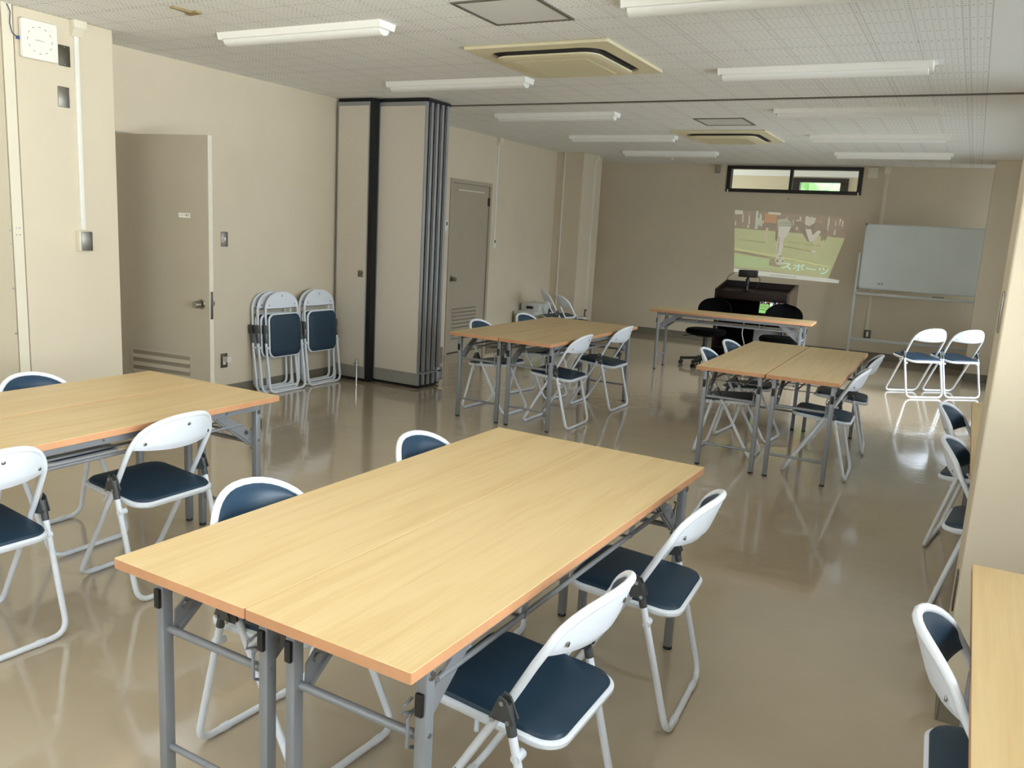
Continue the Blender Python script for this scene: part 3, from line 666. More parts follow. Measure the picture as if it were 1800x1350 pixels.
# ------------------------------------------------------------------ tables
def table_proto(W=0.45, L=1.8):
    r = empty('folding_table', (0, 0, 0)); H = 0.70; t_ = 0.026
    b = MB(); hx, hy = W/2, L/2
    b.mi = 1; b.loft([rr_ring(hx-0.001, hy-0.001, 0.004, H-t_, 2), rr_ring(hx, hy, 0.005, H-t_+0.001, 2), rr_ring(hx, hy, 0.005, H-0.0012, 2)], cap=False)
    n = len(rr_ring(1, 1, 0.1, 0, 2)); top = rr_ring(hx-0.0012, hy-0.0012, 0.004, H, 2)
    base = len(b.v); b.v += top; b.mi = 0
    for k in range(n): b.face((base-n+k, base-n+(k+1) % n, base+(k+1) % n, base+k))
    b.face([base+k for k in range(n)]); b.face([k for k in range(n-1, -1, -1)])
    b.build('tabletop', [WOOD, TEDGE], r)
    lx, ly = W/2-0.042, L/2-0.108
    for s in (-1, 1):        # long rails
        b = MB(); b.box(s*lx-0.014, -ly-0.014, H-t_-0.032, s*lx+0.014, ly+0.014, H-t_, 0.002); rl = b.build('side_rail', TMETAL, r)
        for yy in (-ly+0.19, 0, ly-0.19):
            b = MB(); b.cyl((s*(lx+0.014), yy, H-t_-0.016), (s*(lx+0.0165), yy, H-t_-0.016), 0.005, 8); b.build('rivet', RIVET, rl)
    for e in (-1, 1):
        for s in (-1, 1):
            b = MB(); b.box(s*lx-0.014, e*ly-0.015, 0.012, s*lx+0.014, e*ly+0.015, H-t_-0.003, 0.003); lg = b.build('leg', TMETAL, r)
            b = MB(); b.lathe([(0.013, 0), (0.017, 0.002), (0.017, 0.008), (0.013, 0.013)], 14, Matrix.Translation((s*lx, e*ly, 0))); b.build('foot_cap', BLACKP, lg)
            b = MB(); b.cyl((s*(lx+0.014), e*ly, H-0.065), (s*(lx+0.018), e*ly, H-0.065), 0.010, 12); b.cyl((s*(lx+0.014), e*ly, 0.50), (s*(lx+0.017), e*ly, 0.50), 0.005, 10); b.build('bolt', RIVET, lg)
            # diagonal stay from the leg up to the rail
            b = MB(); xi = s*(lx-0.02)
            b.prism([(e*(ly-0.012), 0.475), (e*(ly-0.016), 0.535), (e*(ly-0.05), 0.565), (e*(ly-0.175), 0.645), (e*(ly-0.215), 0.645), (e*(ly-0.215), 0.628), (e*(ly-0.06), 0.515)], xi-0.003, xi+0.003, 'x')
            b.bar((xi-s*0.006, e*(ly-0.02), 0.478), (xi-s*0.006, e*(ly-0.235), 0.642), 0.010, 0.012)
            st = b.build('folding_stay', TMETAL, r, smooth=False)
            b = MB(); b.cyl((xi+s*0.003, e*(ly-0.045), 0.54), (xi-s*0.012, e*(ly-0.045), 0.54), 0.012, 14); b.build('pivot_bolt', RIVET, st)
            b = MB(); b.box(s*lx-0.0095, e*(ly+0.015), 0.548, s*lx+0.0095, e*(ly+0.025), 0.600, 0.003); b.build('bumper', BLACKP, r)
        b = MB(); b.cyl((-lx, e*(ly-0.005), 0.485), (lx, e*(ly-0.005), 0.485), 0.0105, 14); b.build('crossbar', TMETAL, r)
        b = MB(); b.cyl((-lx, e*(ly-0.001), 0.155), (lx, e*(ly-0.001), 0.155), 0.0085, 14); b.build('crossbar', TMETAL, r)
        hx_ = lx-0.028
        b = MB(); b.tube([(hx_, e*(ly+0.006), 0.575), (hx_-0.004, e*(ly+0.03), 0.566), (hx_-0.004, e*(ly+0.034), 0.55), (hx_, e*(ly+0.006), 0.543)], 0.0035, 8)
        b.tube([(hx_, e*(ly-0.004), 0.545), (hx_-0.002, e*(ly+0.016), 0.53), (hx_-0.002, e*(ly+0.016), 0.465), (hx_, e*(ly-0.004), 0.455)], 0.0042, 8); b.build('hook', TMETAL, r)
    # wire shelf under the top
    b = MB()
    for x in (-lx+0.02, -0.06, 0.06, lx-0.02): b.cyl((x, -ly+0.07, 0.583), (x, ly-0.07, 0.583), 0.0075 if abs(x) > 0.1 else 0.0055, 10)
    for y in (-ly+0.16, -0.35, 0.35, ly-0.16): b.bar((-lx+0.02, y, 0.576), (lx-0.02, y, 0.576), 0.018, 0.004)
    for y in (-0.35, 0.35):
        for s in (-1, 1): b.bar((s*(lx-0.02), y, 0.576), (s*(lx-0.006), y, H-t_-0.002), 0.014, 0.004, (0, 1, 0))
    b.build('shelf_rack', TMETAL, r, smooth=True)
    return r
T0 = table_proto(); used = [False]
def place_table(x, y, rz, label, group='oak laminate folding tables'):
    o = T0 if not used[0] else copy_tree(T0); used[0] = True
    o.location = (x, y, 0); o.rotation_euler = (0, 0, rz); return tag(o, label, 'table', group)
def pair(cx, cy, rz, gap, lab):
    c, s = math.cos(rz), math.sin(rz)
    for k, sg in enumerate((-1, 1)):
        place_table(cx + sg*(0.225+gap/2)*c, cy + sg*(0.225+gap/2)*s, rz, lab[k])
pair(-1.251, 2.111, -0.028, 0.002, ('left half of the large table pair in the foreground', 'right half of the large table pair in the foreground'))
pair(-3.111, 6.438, -0.0085, 0.006, ('left table of the pair standing in front of the closed louvred door', 'right table of the pair between closed door and centre aisle'))
pair(-1.090, 6.346, 0.0125, 0.008, ('left table of the pair before the desk and lectern', 'right table of the pair nearest the whiteboard'))
pair(-3.235, 1.965, 0.0, 0.012, ('wall side table of the pair at the left edge of the view', 'aisle side table of the pair at the left edge of the view'))
place_table(-2.335, 9.52, PI/2+0.045, 'single long table standing crosswise in front of the lectern')
place_table(0.325, 4.51, 0.0, 'table half hidden behind the right pillar')
place_table(0.335, 1.63, 0.0, 'table cut off by the right edge, close to the viewer')

# ------------------------------------------------------------------ folding chairs
wA, wB = 0.19, 0.213
PROF = [(0.012, 0.205), (0.475, -0.066), (0.63, -0.149), (0.70, -0.162), (0.76, -0.170)]
def prof_y(z):
    for (z0, y0), (z1, y1) in zip(PROF, PROF[1:]):
        if z <= z1: return y0 + (y1-y0)*(z-z0)/(z1-z0)
    return PROF[-1][1]
ZA, HA = 0.585, 0.157           # start and height of the arch
def arch_h(x, w_=wA):
    return ZA + HA*max(0.0, 1-abs(x/w_)**2.3)**(1/2.3)
def back_y(x, z, folded=False):
    if folded: return 0.0
    return prof_y(z) - (0.062 + 0.026*max(0.0, min(1.0, (z-0.60)/0.14)))*(1-min(1.0, (x/wA)**2))
def smooth_corner(p, q, r_, rad, n=6):
    p, q, r_ = Vector(p), Vector(q), Vector(r_); a = q + (p-q).normalized()*rad; c = q + (r_-q).normalized()*rad
    return [tuple((1-t)**2*a + 2*t*(1-t)*q + t*t*c) for t in [k/n for k in range(n+1)]]
def u_frame(yz_low, yz_up, w_, rad=0.06):
    """points of a floor bar with two legs: left top -> bar -> right top"""
    (yl, zl), (yu, zu) = yz_low, yz_up
    pts = [(-w_, yu, zu)] + smooth_corner((-w_, yu, zu), (-w_, yl, zl), (w_, yl, zl), rad) + smooth_corner((-w_, yl, zl), (w_, yl, zl), (w_, yu, zu), rad) + [(w_, yu, zu)]
    return pts
def arch_pts(n=22):
    out = []
    for k in range(n+1):
        a = PI*k/n; cx, sz = math.cos(a), math.sin(a)
        x = wA*(1 if cx > 0 else -1)*abs(cx)**(2/2.3); z = ZA + HA*abs(sz)**(2/2.3); out.append((x, z))
    return out
def chair_backrest(root, FY, zoff=0.0):
    """white shell and navy pad; FY(x,z)->y of the frame surface"""
    TH = 0.0045
    def zb(x): return 0.614 - 0.014*(1-(x/wA)**2)
    def shell(off):
        def g(u, v):
            x = (2*u-1)*0.183; z0 = zb(x); z1 = arch_h(x, wA+0.006)-0.006; z = z0 + (z1-z0)*v
            ridge = 0.004*max(0, 1-abs(v-0.20)/0.05) * (1 if off < 0 and abs(x) < 0.15 else 0)
            return (x, FY(x, z) + off - ridge, z + zoff)
        return g
    b = MB(); b.sheet(shell(-TH-0.003), 22, 12, shell(TH)); sh = b.build('backrest', CPLATE, root)
    def pad(off, puff):
        def g(u, v):
            x = (2*u-1)*0.179; z0 = zb(x)+0.001; z1 = arch_h(x, wA-0.001)-0.006; z = z0 + (z1-z0)*v
            e = min(1, 6*u, 6*(1-u))**0.5 * min(1, 5*v, 5*(1-v))**0.5
            return (x, FY(x, z) + off + puff*e, z + zoff)
        return g
    b = MB(); b.sheet(pad(TH+0.001, 0.016), 20, 10, pad(TH-0.002, 0)); b.build('back_pad', CPAD, root)
    for x, z in ((-0.150, 0.638), (0.150, 0.638), (0, 0.705)):
        b = MB(); y = FY(x, z) - TH - 0.0035; b.lathe([(0.0075, 0), (0.006, 0.003), (0.001, 0.004)], 10, Matrix.Translation((x, y, z+zoff)) @ Matrix.Rotation(PI/2, 4, 'X')); b.build('rivet', RIVET, sh)
def seat_parts(root, mtx):
    """seat local: x across, y depth (front +), z up"""
    b = MB()
    def ring(h, d, z): return [tuple(mtx @ Vector(p)) for p in rr_ring(h, d, 0.062, z, 7)]
    b.loft([ring(0.155, 0.160, -0.004), ring(0.182, 0.186, -0.004), ring(0.188, 0.192, 0.004), ring(0.188, 0.192, 0.014), ring(0.181, 0.185, 0.019), ring(0.170, 0.175, 0.019)]); b.build('seat_frame', CWHITE, root)
    b = MB()
    def ring2(h, d, z): return [tuple(mtx @ Vector(p)) for p in rr_ring(h, d, 0.056, z, 7)]
    b.loft([ring2(0.176, 0.180, 0.015), ring2(0.178, 0.182, 0.022), ring2(0.174, 0.178, 0.029), ring2(0.160, 0.164, 0.033), ring2(0.120, 0.124, 0.035)]); b.build('seat_cushion', CSEAT, root)
def chair_proto():
    r = empty('folding_chair', (0, 0, 0)); R = 0.0108
    pts = [(-wA, prof_y(0.30), 0.30)]
    pts = u_frame((0.205, 0.012), (prof_y(0.47), 0.47), wA)
    ar = arch_pts(); up_r = [(wA, back_y(wA, z), z) for z in (0.52,)] + [(x, back_y(x, z), z) for x, z in ar] + [(-wA, back_y(wA, 0.52), 0.52)]
    b = MB(); b.tube(pts + up_r, R, 10, closed=True); b.build('main_frame', CWHITE, r)
    b = MB(); b.tube(u_frame((-0.2, 0.012), (-0.0875, 0.43), wB), R, 10); b.build('rear_leg_frame', CWHITE, r)
    for s in (-1, 1):
        b = MB(); b.tube([(s*wB, -0.092, 0.413), (s*wB, -0.0875, 0.43), (s*wB, -0.074, 0.485)], 0.0122, 12); sl = b.build('leg_sleeve', CGREY, r)
        b = MB(); b.prism([(-0.060, 0.507), (-0.078, 0.500), (-0.100, 0.452), (-0.090, 0.438), (-0.045, 0.432), (-0.030, 0.443)], s*0.200, s*0.206, 'x')
        b.prism([(-0.060, 0.507), (-0.078, 0.500), (-0.100, 0.452), (-0.095, 0.445), (-0.035, 0.447)], s*0.2235, s*0.227, 'x')
        hb = b.build('hinge_bracket', CGREY, r, smooth=False)
        for y, z in ((-0.068, 0.492), (-0.046, 0.445), (-0.086, 0.45)):
            b = MB(); b.cyl((s*0.227, y, z), (s*0.231, y, z), 0.006, 10); b.build('rivet', RIVET, hb)
        b = MB(); b.cyl((s*0.188, -0.107, 0.362), (s*0.222, -0.107, 0.362), 0.012, 12); b.build('seat_pivot', CPLATE, r)
        b = MB(); b.cyl((s*0.178, 0.022, 0.395), (s*0.20, 0.01, 0.38), 0.006, 10); b.build('seat_pin', CPLATE, r)
        for y in (0.205, -0.2):
            b = MB(); x = s*0.115; b.tube([(x-0.016, y, 0.0125), (x-0.012, y, 0.0125), (x+0.012, y, 0.0125), (x+0.016, y, 0.0125)], [0.0112, 0.0125, 0.0125, 0.0112], 12); b.build('foot_glide', CPLATE, r)
    chair_backrest(r, back_y)
    a = math.atan2(0.03, 0.36)
    seat_parts(r, Matrix.Translation((0, -0.004, 0.396)) @ Matrix.Rotation(a, 4, 'X'))
    return r
C0 = chair_proto(); cused = [False]
def place_chair(x, y, deg, label, group):
    o = C0 if not cused[0] else copy_tree(C0); cused[0] = True
    o.location = (x, y, 0); o.rotation_euler = (0, 0, math.radians(deg)); return tag(o, label, 'chair', group)
G1 = 'navy folding chairs pushed up to tables'
for a in [
 (-0.849, 2.532, 93.0, 'white framed navy folding chair at the foreground table, right side, farther one'),
 (-0.856, 1.734, 89.5, 'white framed navy folding chair at the foreground table, right side, nearest one with black sticker'),
 (-1.58, 1.72, -94.0, 'folding chair tucked under the foreground table, left side, nearer one'),
 (-1.545, 2.54, -90.0, 'folding chair tucked under the foreground table, left side, farther one'),
 (-2.889, 2.223, 89.5, 'folding chair on the aisle side of the left edge table, fully in view'),
 (-2.897, 1.51, 87.0, 'folding chair on the aisle side of the left edge table, cut by the picture edge'),
 (-3.55, 2.27, -90.0, 'folding chair on the wall side of the left edge table, only its back showing'),
 (-2.803, 5.982, 90.1, 'folding chair right of the table by the closed door, nearer one'),
 (-2.80, 6.876, 89.3, 'folding chair right of the table by the closed door, farther one'),
 (-3.425, 6.088, -94.3, 'folding chair left of the table by the closed door, nearer one'),
 (-3.43, 6.914, -98.0, 'folding chair left of the table by the closed door, farther one'),
 (-1.41, 6.028, -88.4, 'folding chair left of the table before the lectern, nearer one'),
 (-1.41, 6.642, -96.0, 'folding chair left of the table before the lectern, farther one'),
 (-0.760, 5.927, 92.0, 'folding chair right of the table before the lectern, nearer one'),
 (-0.755, 6.78, 95.0, 'folding chair right of the table before the lectern, farther one'),
 (0.20, 4.89, -99.0, 'folding chair at the table behind the right pillar, farther one'),
 (0.242, 4.0, -96.0, 'folding chair at the table behind the right pillar, nearer one'),
 (0.252, 1.98, -88.0, 'folding chair at the table cut by the right picture edge')]:
    place_chair(*a, G1)
G2 = 'navy folding chairs set apart from tables'
place_chair(-0.395, 9.877, 39.2, 'brightly lit folding chair left of its twin, before the whiteboard', G2)
place_chair(-0.043, 10.188, 39.4, 'brightly lit folding chair right of its twin, beside the far right pillar', G2)
place_chair(-4.765, 10.068, -51.2, 'folding chair in the far left corner, beside the stacked boxes', G2)
place_chair(-4.304, 9.573, -41.2, 'folding chair in the far left corner, nearer the louvred door table', G2)
# sticker on the nearest chair's leg
vs, fs = text_mesh('備品', 0.022)
near_chair = [o for o in bpy.data.objects if o.get('label', '').endswith('black sticker')][0]
b = MB(); ang = math.atan2(0.463, -0.271)   # along the tube (y,z)
for v in vs[:]:
    pass
tx = [(-wA-0.0112, 0.068 + math.cos(ang)*v.x - math.sin(ang)*v.y*0.8, 0.246 + math.sin(ang)*v.x + math.cos(ang)*v.y*0.8) for v in vs]
b.add(tx, fs); o = b.build('sticker', INKB, near_chair, smooth=False)

# folded chairs leaning on the wall: local x across, -y toward the viewer, +y the wall
def folded_proto():
    r = empty('folded_chair', (0, 0, 0)); R = 0.0108; OFF = 0.125
    LEAN = 0.040
    def ay(z): return 0.02 + LEAN*z
    FY = lambda x, z: ay(z+OFF)
    pts = u_frame((ay(0.036), 0.036), (ay(0.55), 0.55), wA)
    pts += [(x, ay(z+OFF), z+OFF) for x, z in arch_pts()]
    b = MB(); b.tube(pts, R, 10, closed=True); b.build('main_frame', CWHITE, r)
    zp = 0.575; yp = ay(zp)
    b = MB(); b.tube(u_frame((-0.038, 0.012), (ay(0.46)-0.018, 0.46), wB), R, 10); b.build('rear_leg_frame', CWHITE, r)
    for s in (-1, 1):
        b = MB(); b.tube([(s*wB, ay(0.44)-0.020, 0.44), (s*wB, ay(0.46)-0.018, 0.46), (s*wB, yp-0.004, zp)], 0.0122, 12); b.build('leg_sleeve', CGREY, r)
        b = MB(); b.prism([(yp+0.014, zp+0.02), (yp-0.016, zp+0.02), (yp-0.024, zp-0.05), (yp+0.012, zp-0.055)], s*0.198, s*0.227, 'x'); hb = b.build('hinge_bracket', CGREY, r, smooth=False)
        for y, z in ((-0.038, 0.0125), (ay(0.036), 0.0365)):
            b = MB(); x = s*0.115; b.tube([(x-0.016, y, z), (x-0.012, y, z), (x+0.012, y, z), (x+0.016, y, z)], [0.0112, 0.0125, 0.0125, 0.0112], 12); b.build('foot_glide', CPLATE, r)
        b = MB(); b.cyl((s*0.188, ay(0.40)-0.03, 0.40), (s*0.222, ay(0.40)-0.03, 0.40), 0.010, 12); b.build('seat_pivot', CPLATE, r)
    TH = 0.0045
    def zb(x): return 0.612 - 0.004*(1-(x/wA)**2)
    def shell(off):
        def g(u, v):
            x = (2*u-1)*0.183; z0 = zb(x); z1 = arch_h(x, wA+0.006)-0.006; z = z0 + (z1-z0)*v + OFF
            return (x, ay(z) + off, z)
        return g
    b = MB(); b.sheet(shell(-TH-0.003), 20, 8, shell(TH)); sh = b.build('backrest', CPLATE, r)
    def pad(off):
        def g(u, v):
            x = (2*u-1)*0.170; z0 = zb(x)-0.006; z1 = arch_h(x, wA-0.002)-0.020; z = z0 + (z1-z0)*v + OFF
            return (x, ay(z) + off, z)
        return g
    b = MB(); b.sheet(pad(TH+0.012), 16, 6, pad(TH-0.001)); b.build('back_pad', CPAD, r)
    for x, z in ((-0.150, 0.638), (0.150, 0.638), (0, 0.715)):
        b = MB(); b.lathe([(0.0075, 0), (0.006, 0.003), (0.001, 0.004)], 10, Matrix.Translation((x, ay(z+OFF)-TH-0.0035, z+OFF)) @ Matrix.Rotation(PI/2, 4, 'X')); b.build('rivet', RIVET, sh)
    # seat folded up against the frame, cushion toward the viewer
    seat_parts(r, Matrix.Translation((0, ay(0.50)-0.018, 0.50)) @ Matrix.Rotation(PI/2 - 0.040, 4, 'X'))
    return r
fproto = folded_proto(); k = 0
FL = {('a', 0): 'front chair of the left folded stack against the left wall', ('a', 1): 'middle chair of the left folded stack against the left wall', ('a', 2): 'rear chair of the left folded stack, touching the left wall',
      ('b', 0): 'front chair of the right folded stack beside the partition', ('b', 1): 'rear chair of the right folded stack beside the partition'}
for st, n, y0, x0 in (('a', 3, 5.445, -5.215), ('b', 2, 5.925, -5.215)):
    for i in range(n):
        o = fproto if k == 0 else copy_tree(fproto); k += 1
        o.location = (x0 - 0.05*i, y0 - 0.012*i - (0.03 if (st == 'a' and i) else 0), 0); o.rotation_euler = (0, 0, RZL - 0.02)
        tag(o, FL[(st, i)], 'folded chair', 'folded chairs leaning on the left wall')

# ------------------------------------------------------------------ front of the room
# lectern: open side toward the viewer
lx0, lx1, ly0, ly1 = -2.76, -1.86, 10.30, 10.82
lt = empty('lectern', (-2.31, 10.56, 0), 0.0, 'dark brown lectern with an open back, before the back wall', 'lectern')
def L_(x, y): return (x+2.31, y-10.56)
b = MB(); x0, y0 = L_(lx0, ly0); x1, y1 = L_(lx1, ly1)
zf, zbk = 0.935, 1.035     # front rim and back rim heights
def side_poly(): return [(y0+0.08, 0.03), (y1, 0.03), (y1, zbk), (y0, zf), (y0, zf-0.12), (y0+0.02, zf-0.13), (y0+0.08, zf-0.14)]
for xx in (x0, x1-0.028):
    b = MB(); b.prism(side_poly(), xx, xx+0.028, 'x'); b.build('side_panel', LECT if xx == x0 else LECTS, lt, smooth=False)  # right side panel gets a lighter brown than the left
b = MB(); b.box(x0+0.028, y1-0.022, 0.03, x1-0.028, y1, zbk-0.004); b.build('front_panel', LECT, lt, smooth=False)
b = MB(); b.add([(x0+0.028, y0+0.004, zf-0.035), (x1-0.028, y0+0.004, zf-0.035), (x1-0.028, y1-0.022, zbk-0.075), (x0+0.028, y1-0.022, zbk-0.075), (x0+0.028, y0+0.004, zf-0.055), (x1-0.028, y0+0.004, zf-0.055), (x1-0.028, y1-0.022, zbk-0.095), (x0+0.028, y1-0.022, zbk-0.095)],
    [(0,1,2,3),(7,6,5,4),(0,4,5,1),(1,5,6,2),(2,6,7,3),(3,7,4,0)]); b.build('desktop', LECT, lt, smooth=False)
b = MB(); b.box(x0+0.028, y0, zf-0.11, x1-0.028, y0+0.02, zf-0.012, 0.003); b.build('front_rail', LECT, lt)
for z, d in ((0.60, 0.02), (0.20, 0.06), (0.03, 0.06)):
    b = MB(); b.box(x0+0.028, y0+d, z, x1-0.028, y1-0.022, z+0.02); b.build('shelf', LECT, lt, smooth=False)
b = MB(); b.box(x0+0.03, y1-0.03, 0.22, x1-0.03, y1-0.024, 0.86); b.build('lining', LECTIN, lt, smooth=False)
b = MB(); b.box(x0-0.02, y0+0.06, 0, x1+0.02, y1+0.02, 0.03, 0.004); b.build('plinth', LECT, lt)
# things in and on the lectern
b = MB(); b.box(-2.28, 10.50, 0.221, -1.93, 10.74, 0.46, 0.01); o = b.build('equipment_box', mat('pale_grey_equipment', (168, 166, 170), 0.5, noise=0.03, nscale=8)); tag(o, 'pale grey equipment box on the low shelf inside the lectern', 'box')
pj = empty('projector', (-2.42, 10.50, 0.93), 0.0, 'small black projector on a post above the lectern', 'projector')
b = MB(); b.box(-0.105, -0.07, 0.165, 0.105, 0.07, 0.252, 0.008); b.build('housing', BLACKP, pj)
b = MB(); b.lathe([(0.05, 0.0), (0.05, 0.008), (0.02, 0.014), (0.015, 0.07), (0.024, 0.08), (0.024, 0.14), (0.014, 0.15), (0.014, 0.17)], 16); b.build('stand', BLACKP, pj)
b = MB(); b.cyl((0.03, 0.07, 0.215), (0.03, 0.078, 0.215), 0.022, 16); b.build('lens', mat('lens_glass', (180, 190, 210), 0.05, emit=(230, 240, 255), es=1.0), pj)
def cable(name, pts, r_, m, label):
    v = [Vector(p) for p in pts]; out = []
    for i in range(len(v)-1):
        p0, p1, p2, p3 = v[max(i-1, 0)], v[i], v[i+1], v[min(i+2, len(v)-1)]
        for k in range(6):
            t = k/6; out.append(0.5*((2*p1) + (p2-p0)*t + (2*p0-5*p1+4*p2-p3)*t*t + (3*p1-p0-3*p2+p3)*t**3))
    out.append(v[-1]); b = MB(); b.tube(out, r_, 8); o = b.build(name, m); return tag(o, label, 'cable')
cable('power_cable', [(-2.525, 10.5, 1.145), (-2.60, 10.5, 1.135), (-2.67, 10.52, 1.08), (-2.69, 10.55, 1.0), (-2.69, 10.6, 0.955)], 0.004, BLACKP, 'black cable looping left from the projector')
cable('video_cable', [(-2.315, 10.5, 1.11), (-2.285, 10.5, 1.10), (-2.27, 10.5, 1.06), (-2.29, 10.48, 1.0), (-2.31, 10.46, 0.93)], 0.004, BLACKP, 'short black cable curving right from the projector')
cable('extension_cable', [(-2.37, 10.40, 0.622), (-2.37, 10.32, 0.615), (-2.36, 10.29, 0.55), (-2.37, 10.29, 0.42), (-2.33, 10.27, 0.30), (-2.30, 10.26, 0.18), (-2.29, 10.24, 0.008), (-2.2, 10.2, 0.006)], 0.005, CABLEW, 'white cable hanging down the open side of the lectern')
# laptop with a lit football picture
lp = empty('laptop', (-2.10, 10.44, 0.62), 0.0, 'open laptop with a bright football picture on the lectern shelf', 'laptop')
b = MB(); b.box(-0.165, -0.11, 0, 0.165, 0.115, 0.016, 0.004); b.build('keyboard_base', BLACKP, lp)
S = Matrix.Translation((0, 0.115, 0.014)) @ Matrix.Rotation(-0.15, 4, 'X')
b = MB(); b.box(-0.165, -0.004, 0, 0.165, 0.004, 0.215, 0.003, S); lid = b.build('lid', BLACKP, lp)
# ------------------------------------------------------------------ pictures: polygons in unit coordinates
def em(name, rgb, es, base=None):
    return mat(name, base or rgb, 0.8, spec=0.1, emit=rgb, es=es)
def ell(cx, cy, rx, ry, n=14): return [(cx+rx*math.cos(2*PI*k/n), cy+ry*math.sin(2*PI*k/n)) for k in range(n)]
rnd = random.Random(3)
def football_layers():
    L = []    # (colour key, polygon) with unit coords, origin top-left, y down
    A = lambda k, p: L.append((k, p))
    A('crowd', [(0, 0), (1, 0.04), (0.975, 0.345), (0.6, 0.31), (0, 0.285)])
    A('grass', [(0, 0.285), (0.6, 0.31), (0.975, 0.345), (0.9, 0.945), (0, 0.905)])
    A('grass2', [(0, 0.70), (0.40, 0.74), (0.38, 0.86), (0.1, 0.88), (0, 0.86)])
    for k in range(26):
        x = rnd.uniform(0.01, 0.93); y = rnd.uniform(0.02, 0.10) + 0.03*x; h = rnd.uniform(0.05, 0.2); wd = rnd.uniform(0.006, 0.02)
        A(rnd.choice(['pale', 'dim', 'pale', 'brown']), [(x, y), (x+wd, y+0.005), (x+wd*0.9, y+h), (x+0.002, y+h)])
    for k in range(46):
        x = rnd.uniform(0.0, 0.95); y = rnd.uniform(0.03, 0.22) + 0.03*x; h = rnd.uniform(0.02, 0.09); wd = rnd.uniform(0.004, 0.015)
        A(rnd.choice(['pale', 'dim', 'dark', 'dark', 'brown', 'stripe']), [(x, y), (x+wd, y+0.005), (x+wd*1.1, y+h), (x-0.003, y+h*0.9)])
    A('pale', [(0.0, 0.0), (0.07, 0.005), (0.075, 0.06), (0.0, 0.07)])
    A('pole', [(0.19, 0.0), (0.21, 0.0), (0.21, 0.28), (0.185, 0.28)])
    A('orange', [(0.27, 0.03), (0.375, 0.035), (0.37, 0.18), (0.27, 0.175)])
    A('pale', [(0.30, 0.01), (0.41, 0.015), (0.40, 0.055), (0.30, 0.045)])
    A('dark', [(0.265, 0.17), (0.375, 0.18), (0.37, 0.26), (0.30, 0.30), (0.265, 0.25)])
    A('leg', [(0.285, 0.25), (0.31, 0.25), (0.30, 0.36), (0.30, 0.48), (0.285, 0.48), (0.28, 0.36)])
    A('shade', [(0.04, 0.455), (0.29, 0.475), (0.29, 0.49), (0.04, 0.465)])
    A('dark', [(0.375, 0.28), (0.42, 0.30), (0.41, 0.50), (0.375, 0.42)])
    A('stripe', [(0.38, 0.12), (0.46, 0.10), (0.505, 0.15), (0.51, 0.22), (0.49, 0.30), (0.40, 0.30), (0.385, 0.2)])
    A('white', [(0.395, 0.22), (0.50, 0.215), (0.49, 0.33), (0.45, 0.42), (0.455, 0.52), (0.44, 0.68), (0.395, 0.68), (0.39, 0.5), (0.40, 0.38)])
    A('greenband', [(0.39, 0.165), (0.505, 0.155), (0.507, 0.175), (0.39, 0.185)])
    A('greenband', [(0.388, 0.205), (0.51, 0.195), (0.51, 0.212), (0.388, 0.222)])
    A('skin', [(0.40, 0.38), (0.42, 0.39), (0.415, 0.62), (0.40, 0.66)])
    A('dark', [(0.56, 0.13), (0.70, 0.16), (0.72, 0.30), (0.70, 0.45), (0.66, 0.42), (0.60, 0.28), (0.53, 0.16)])
    A('pale', [(0.62, 0.06), (0.71, 0.07), (0.70, 0.15), (0.66, 0.20), (0.62, 0.17)])
    A('white', [(0.63, 0.24), (0.68, 0.24), (0.70, 0.33), (0.74, 0.25), (0.77, 0.27), (0.72, 0.40), (0.685, 0.44)])
    A('leg', [(0.725, 0.36), (0.75, 0.36), (0.745, 0.45), (0.74, 0.56), (0.725, 0.56), (0.72, 0.45)])
    A('white', [(0.715, 0.55), (0.75, 0.555), (0.75, 0.585), (0.71, 0.58)])
    A('dark', [(0.76, 0.20), (0.82, 0.24), (0.825, 0.36), (0.80, 0.46), (0.78, 0.40), (0.77, 0.3)])
    A('leg', [(0.785, 0.40), (0.81, 0.39), (0.805, 0.50), (0.79, 0.51)])
    A('shade', [(0.46, 0.51), (0.715, 0.56), (0.71, 0.575), (0.46, 0.53)])
    A('shade', [(0.50, 0.445), (0.79, 0.475), (0.79, 0.485), (0.50, 0.455)])
    A('line', [(0.0, 0.60), (0.37, 0.665), (0.90, 0.77), (0.90, 0.785), (0.37, 0.68), (0.0, 0.615)])
    A('mud', [(0.0, 0.64), (0.12, 0.65), (0.36, 0.70), (0.36, 0.72), (0.22, 0.71), (0.0, 0.665)])
    A('mud', [(0.34, 0.74), (0.40, 0.69), (0.46, 0.80), (0.44, 0.84), (0.34, 0.83)])
    A('white', ell(0.435, 0.735, 0.045, 0.075))
    A('mud', ell(0.415, 0.75, 0.015, 0.028, 7)); A('mud', ell(0.465, 0.745, 0.009, 0.025, 6)); A('mud', ell(0.44, 0.672, 0.016, 0.012, 6))
    for k in range(60):
        x = rnd.uniform(0.01, 0.86); y = rnd.uniform(0.36, 0.86); A(rnd.choice(['grass2', 'grassd', 'grassy']), [(x, y), (x+rnd.uniform(0.01, 0.04), y+0.003), (x+0.03, y+rnd.uniform(0.006, 0.016)), (x+0.005, y+0.01)])
    return L
PAL = dict(crowd=(122, 106, 88), grass=(156, 160, 112), grass2=(150, 172, 118), grassd=(146, 150, 90), grassy=(176, 172, 108), pale=(172, 168, 146), dim=(132, 116, 100), brown=(140, 108, 84), pole=(150, 170, 152),
           orange=(160, 116, 74), dark=(112, 94, 82), leg=(168, 158, 132), shade=(132, 124, 78), stripe=(150, 150, 128), white=(178, 176, 160), greenband=(124, 138, 122), skin=(160, 138, 122), line=(184, 184, 128), mud=(128, 114, 88),
           caption=(188, 190, 178), captext=(140, 138, 126), title=(182, 222, 208))
LAY = football_layers()
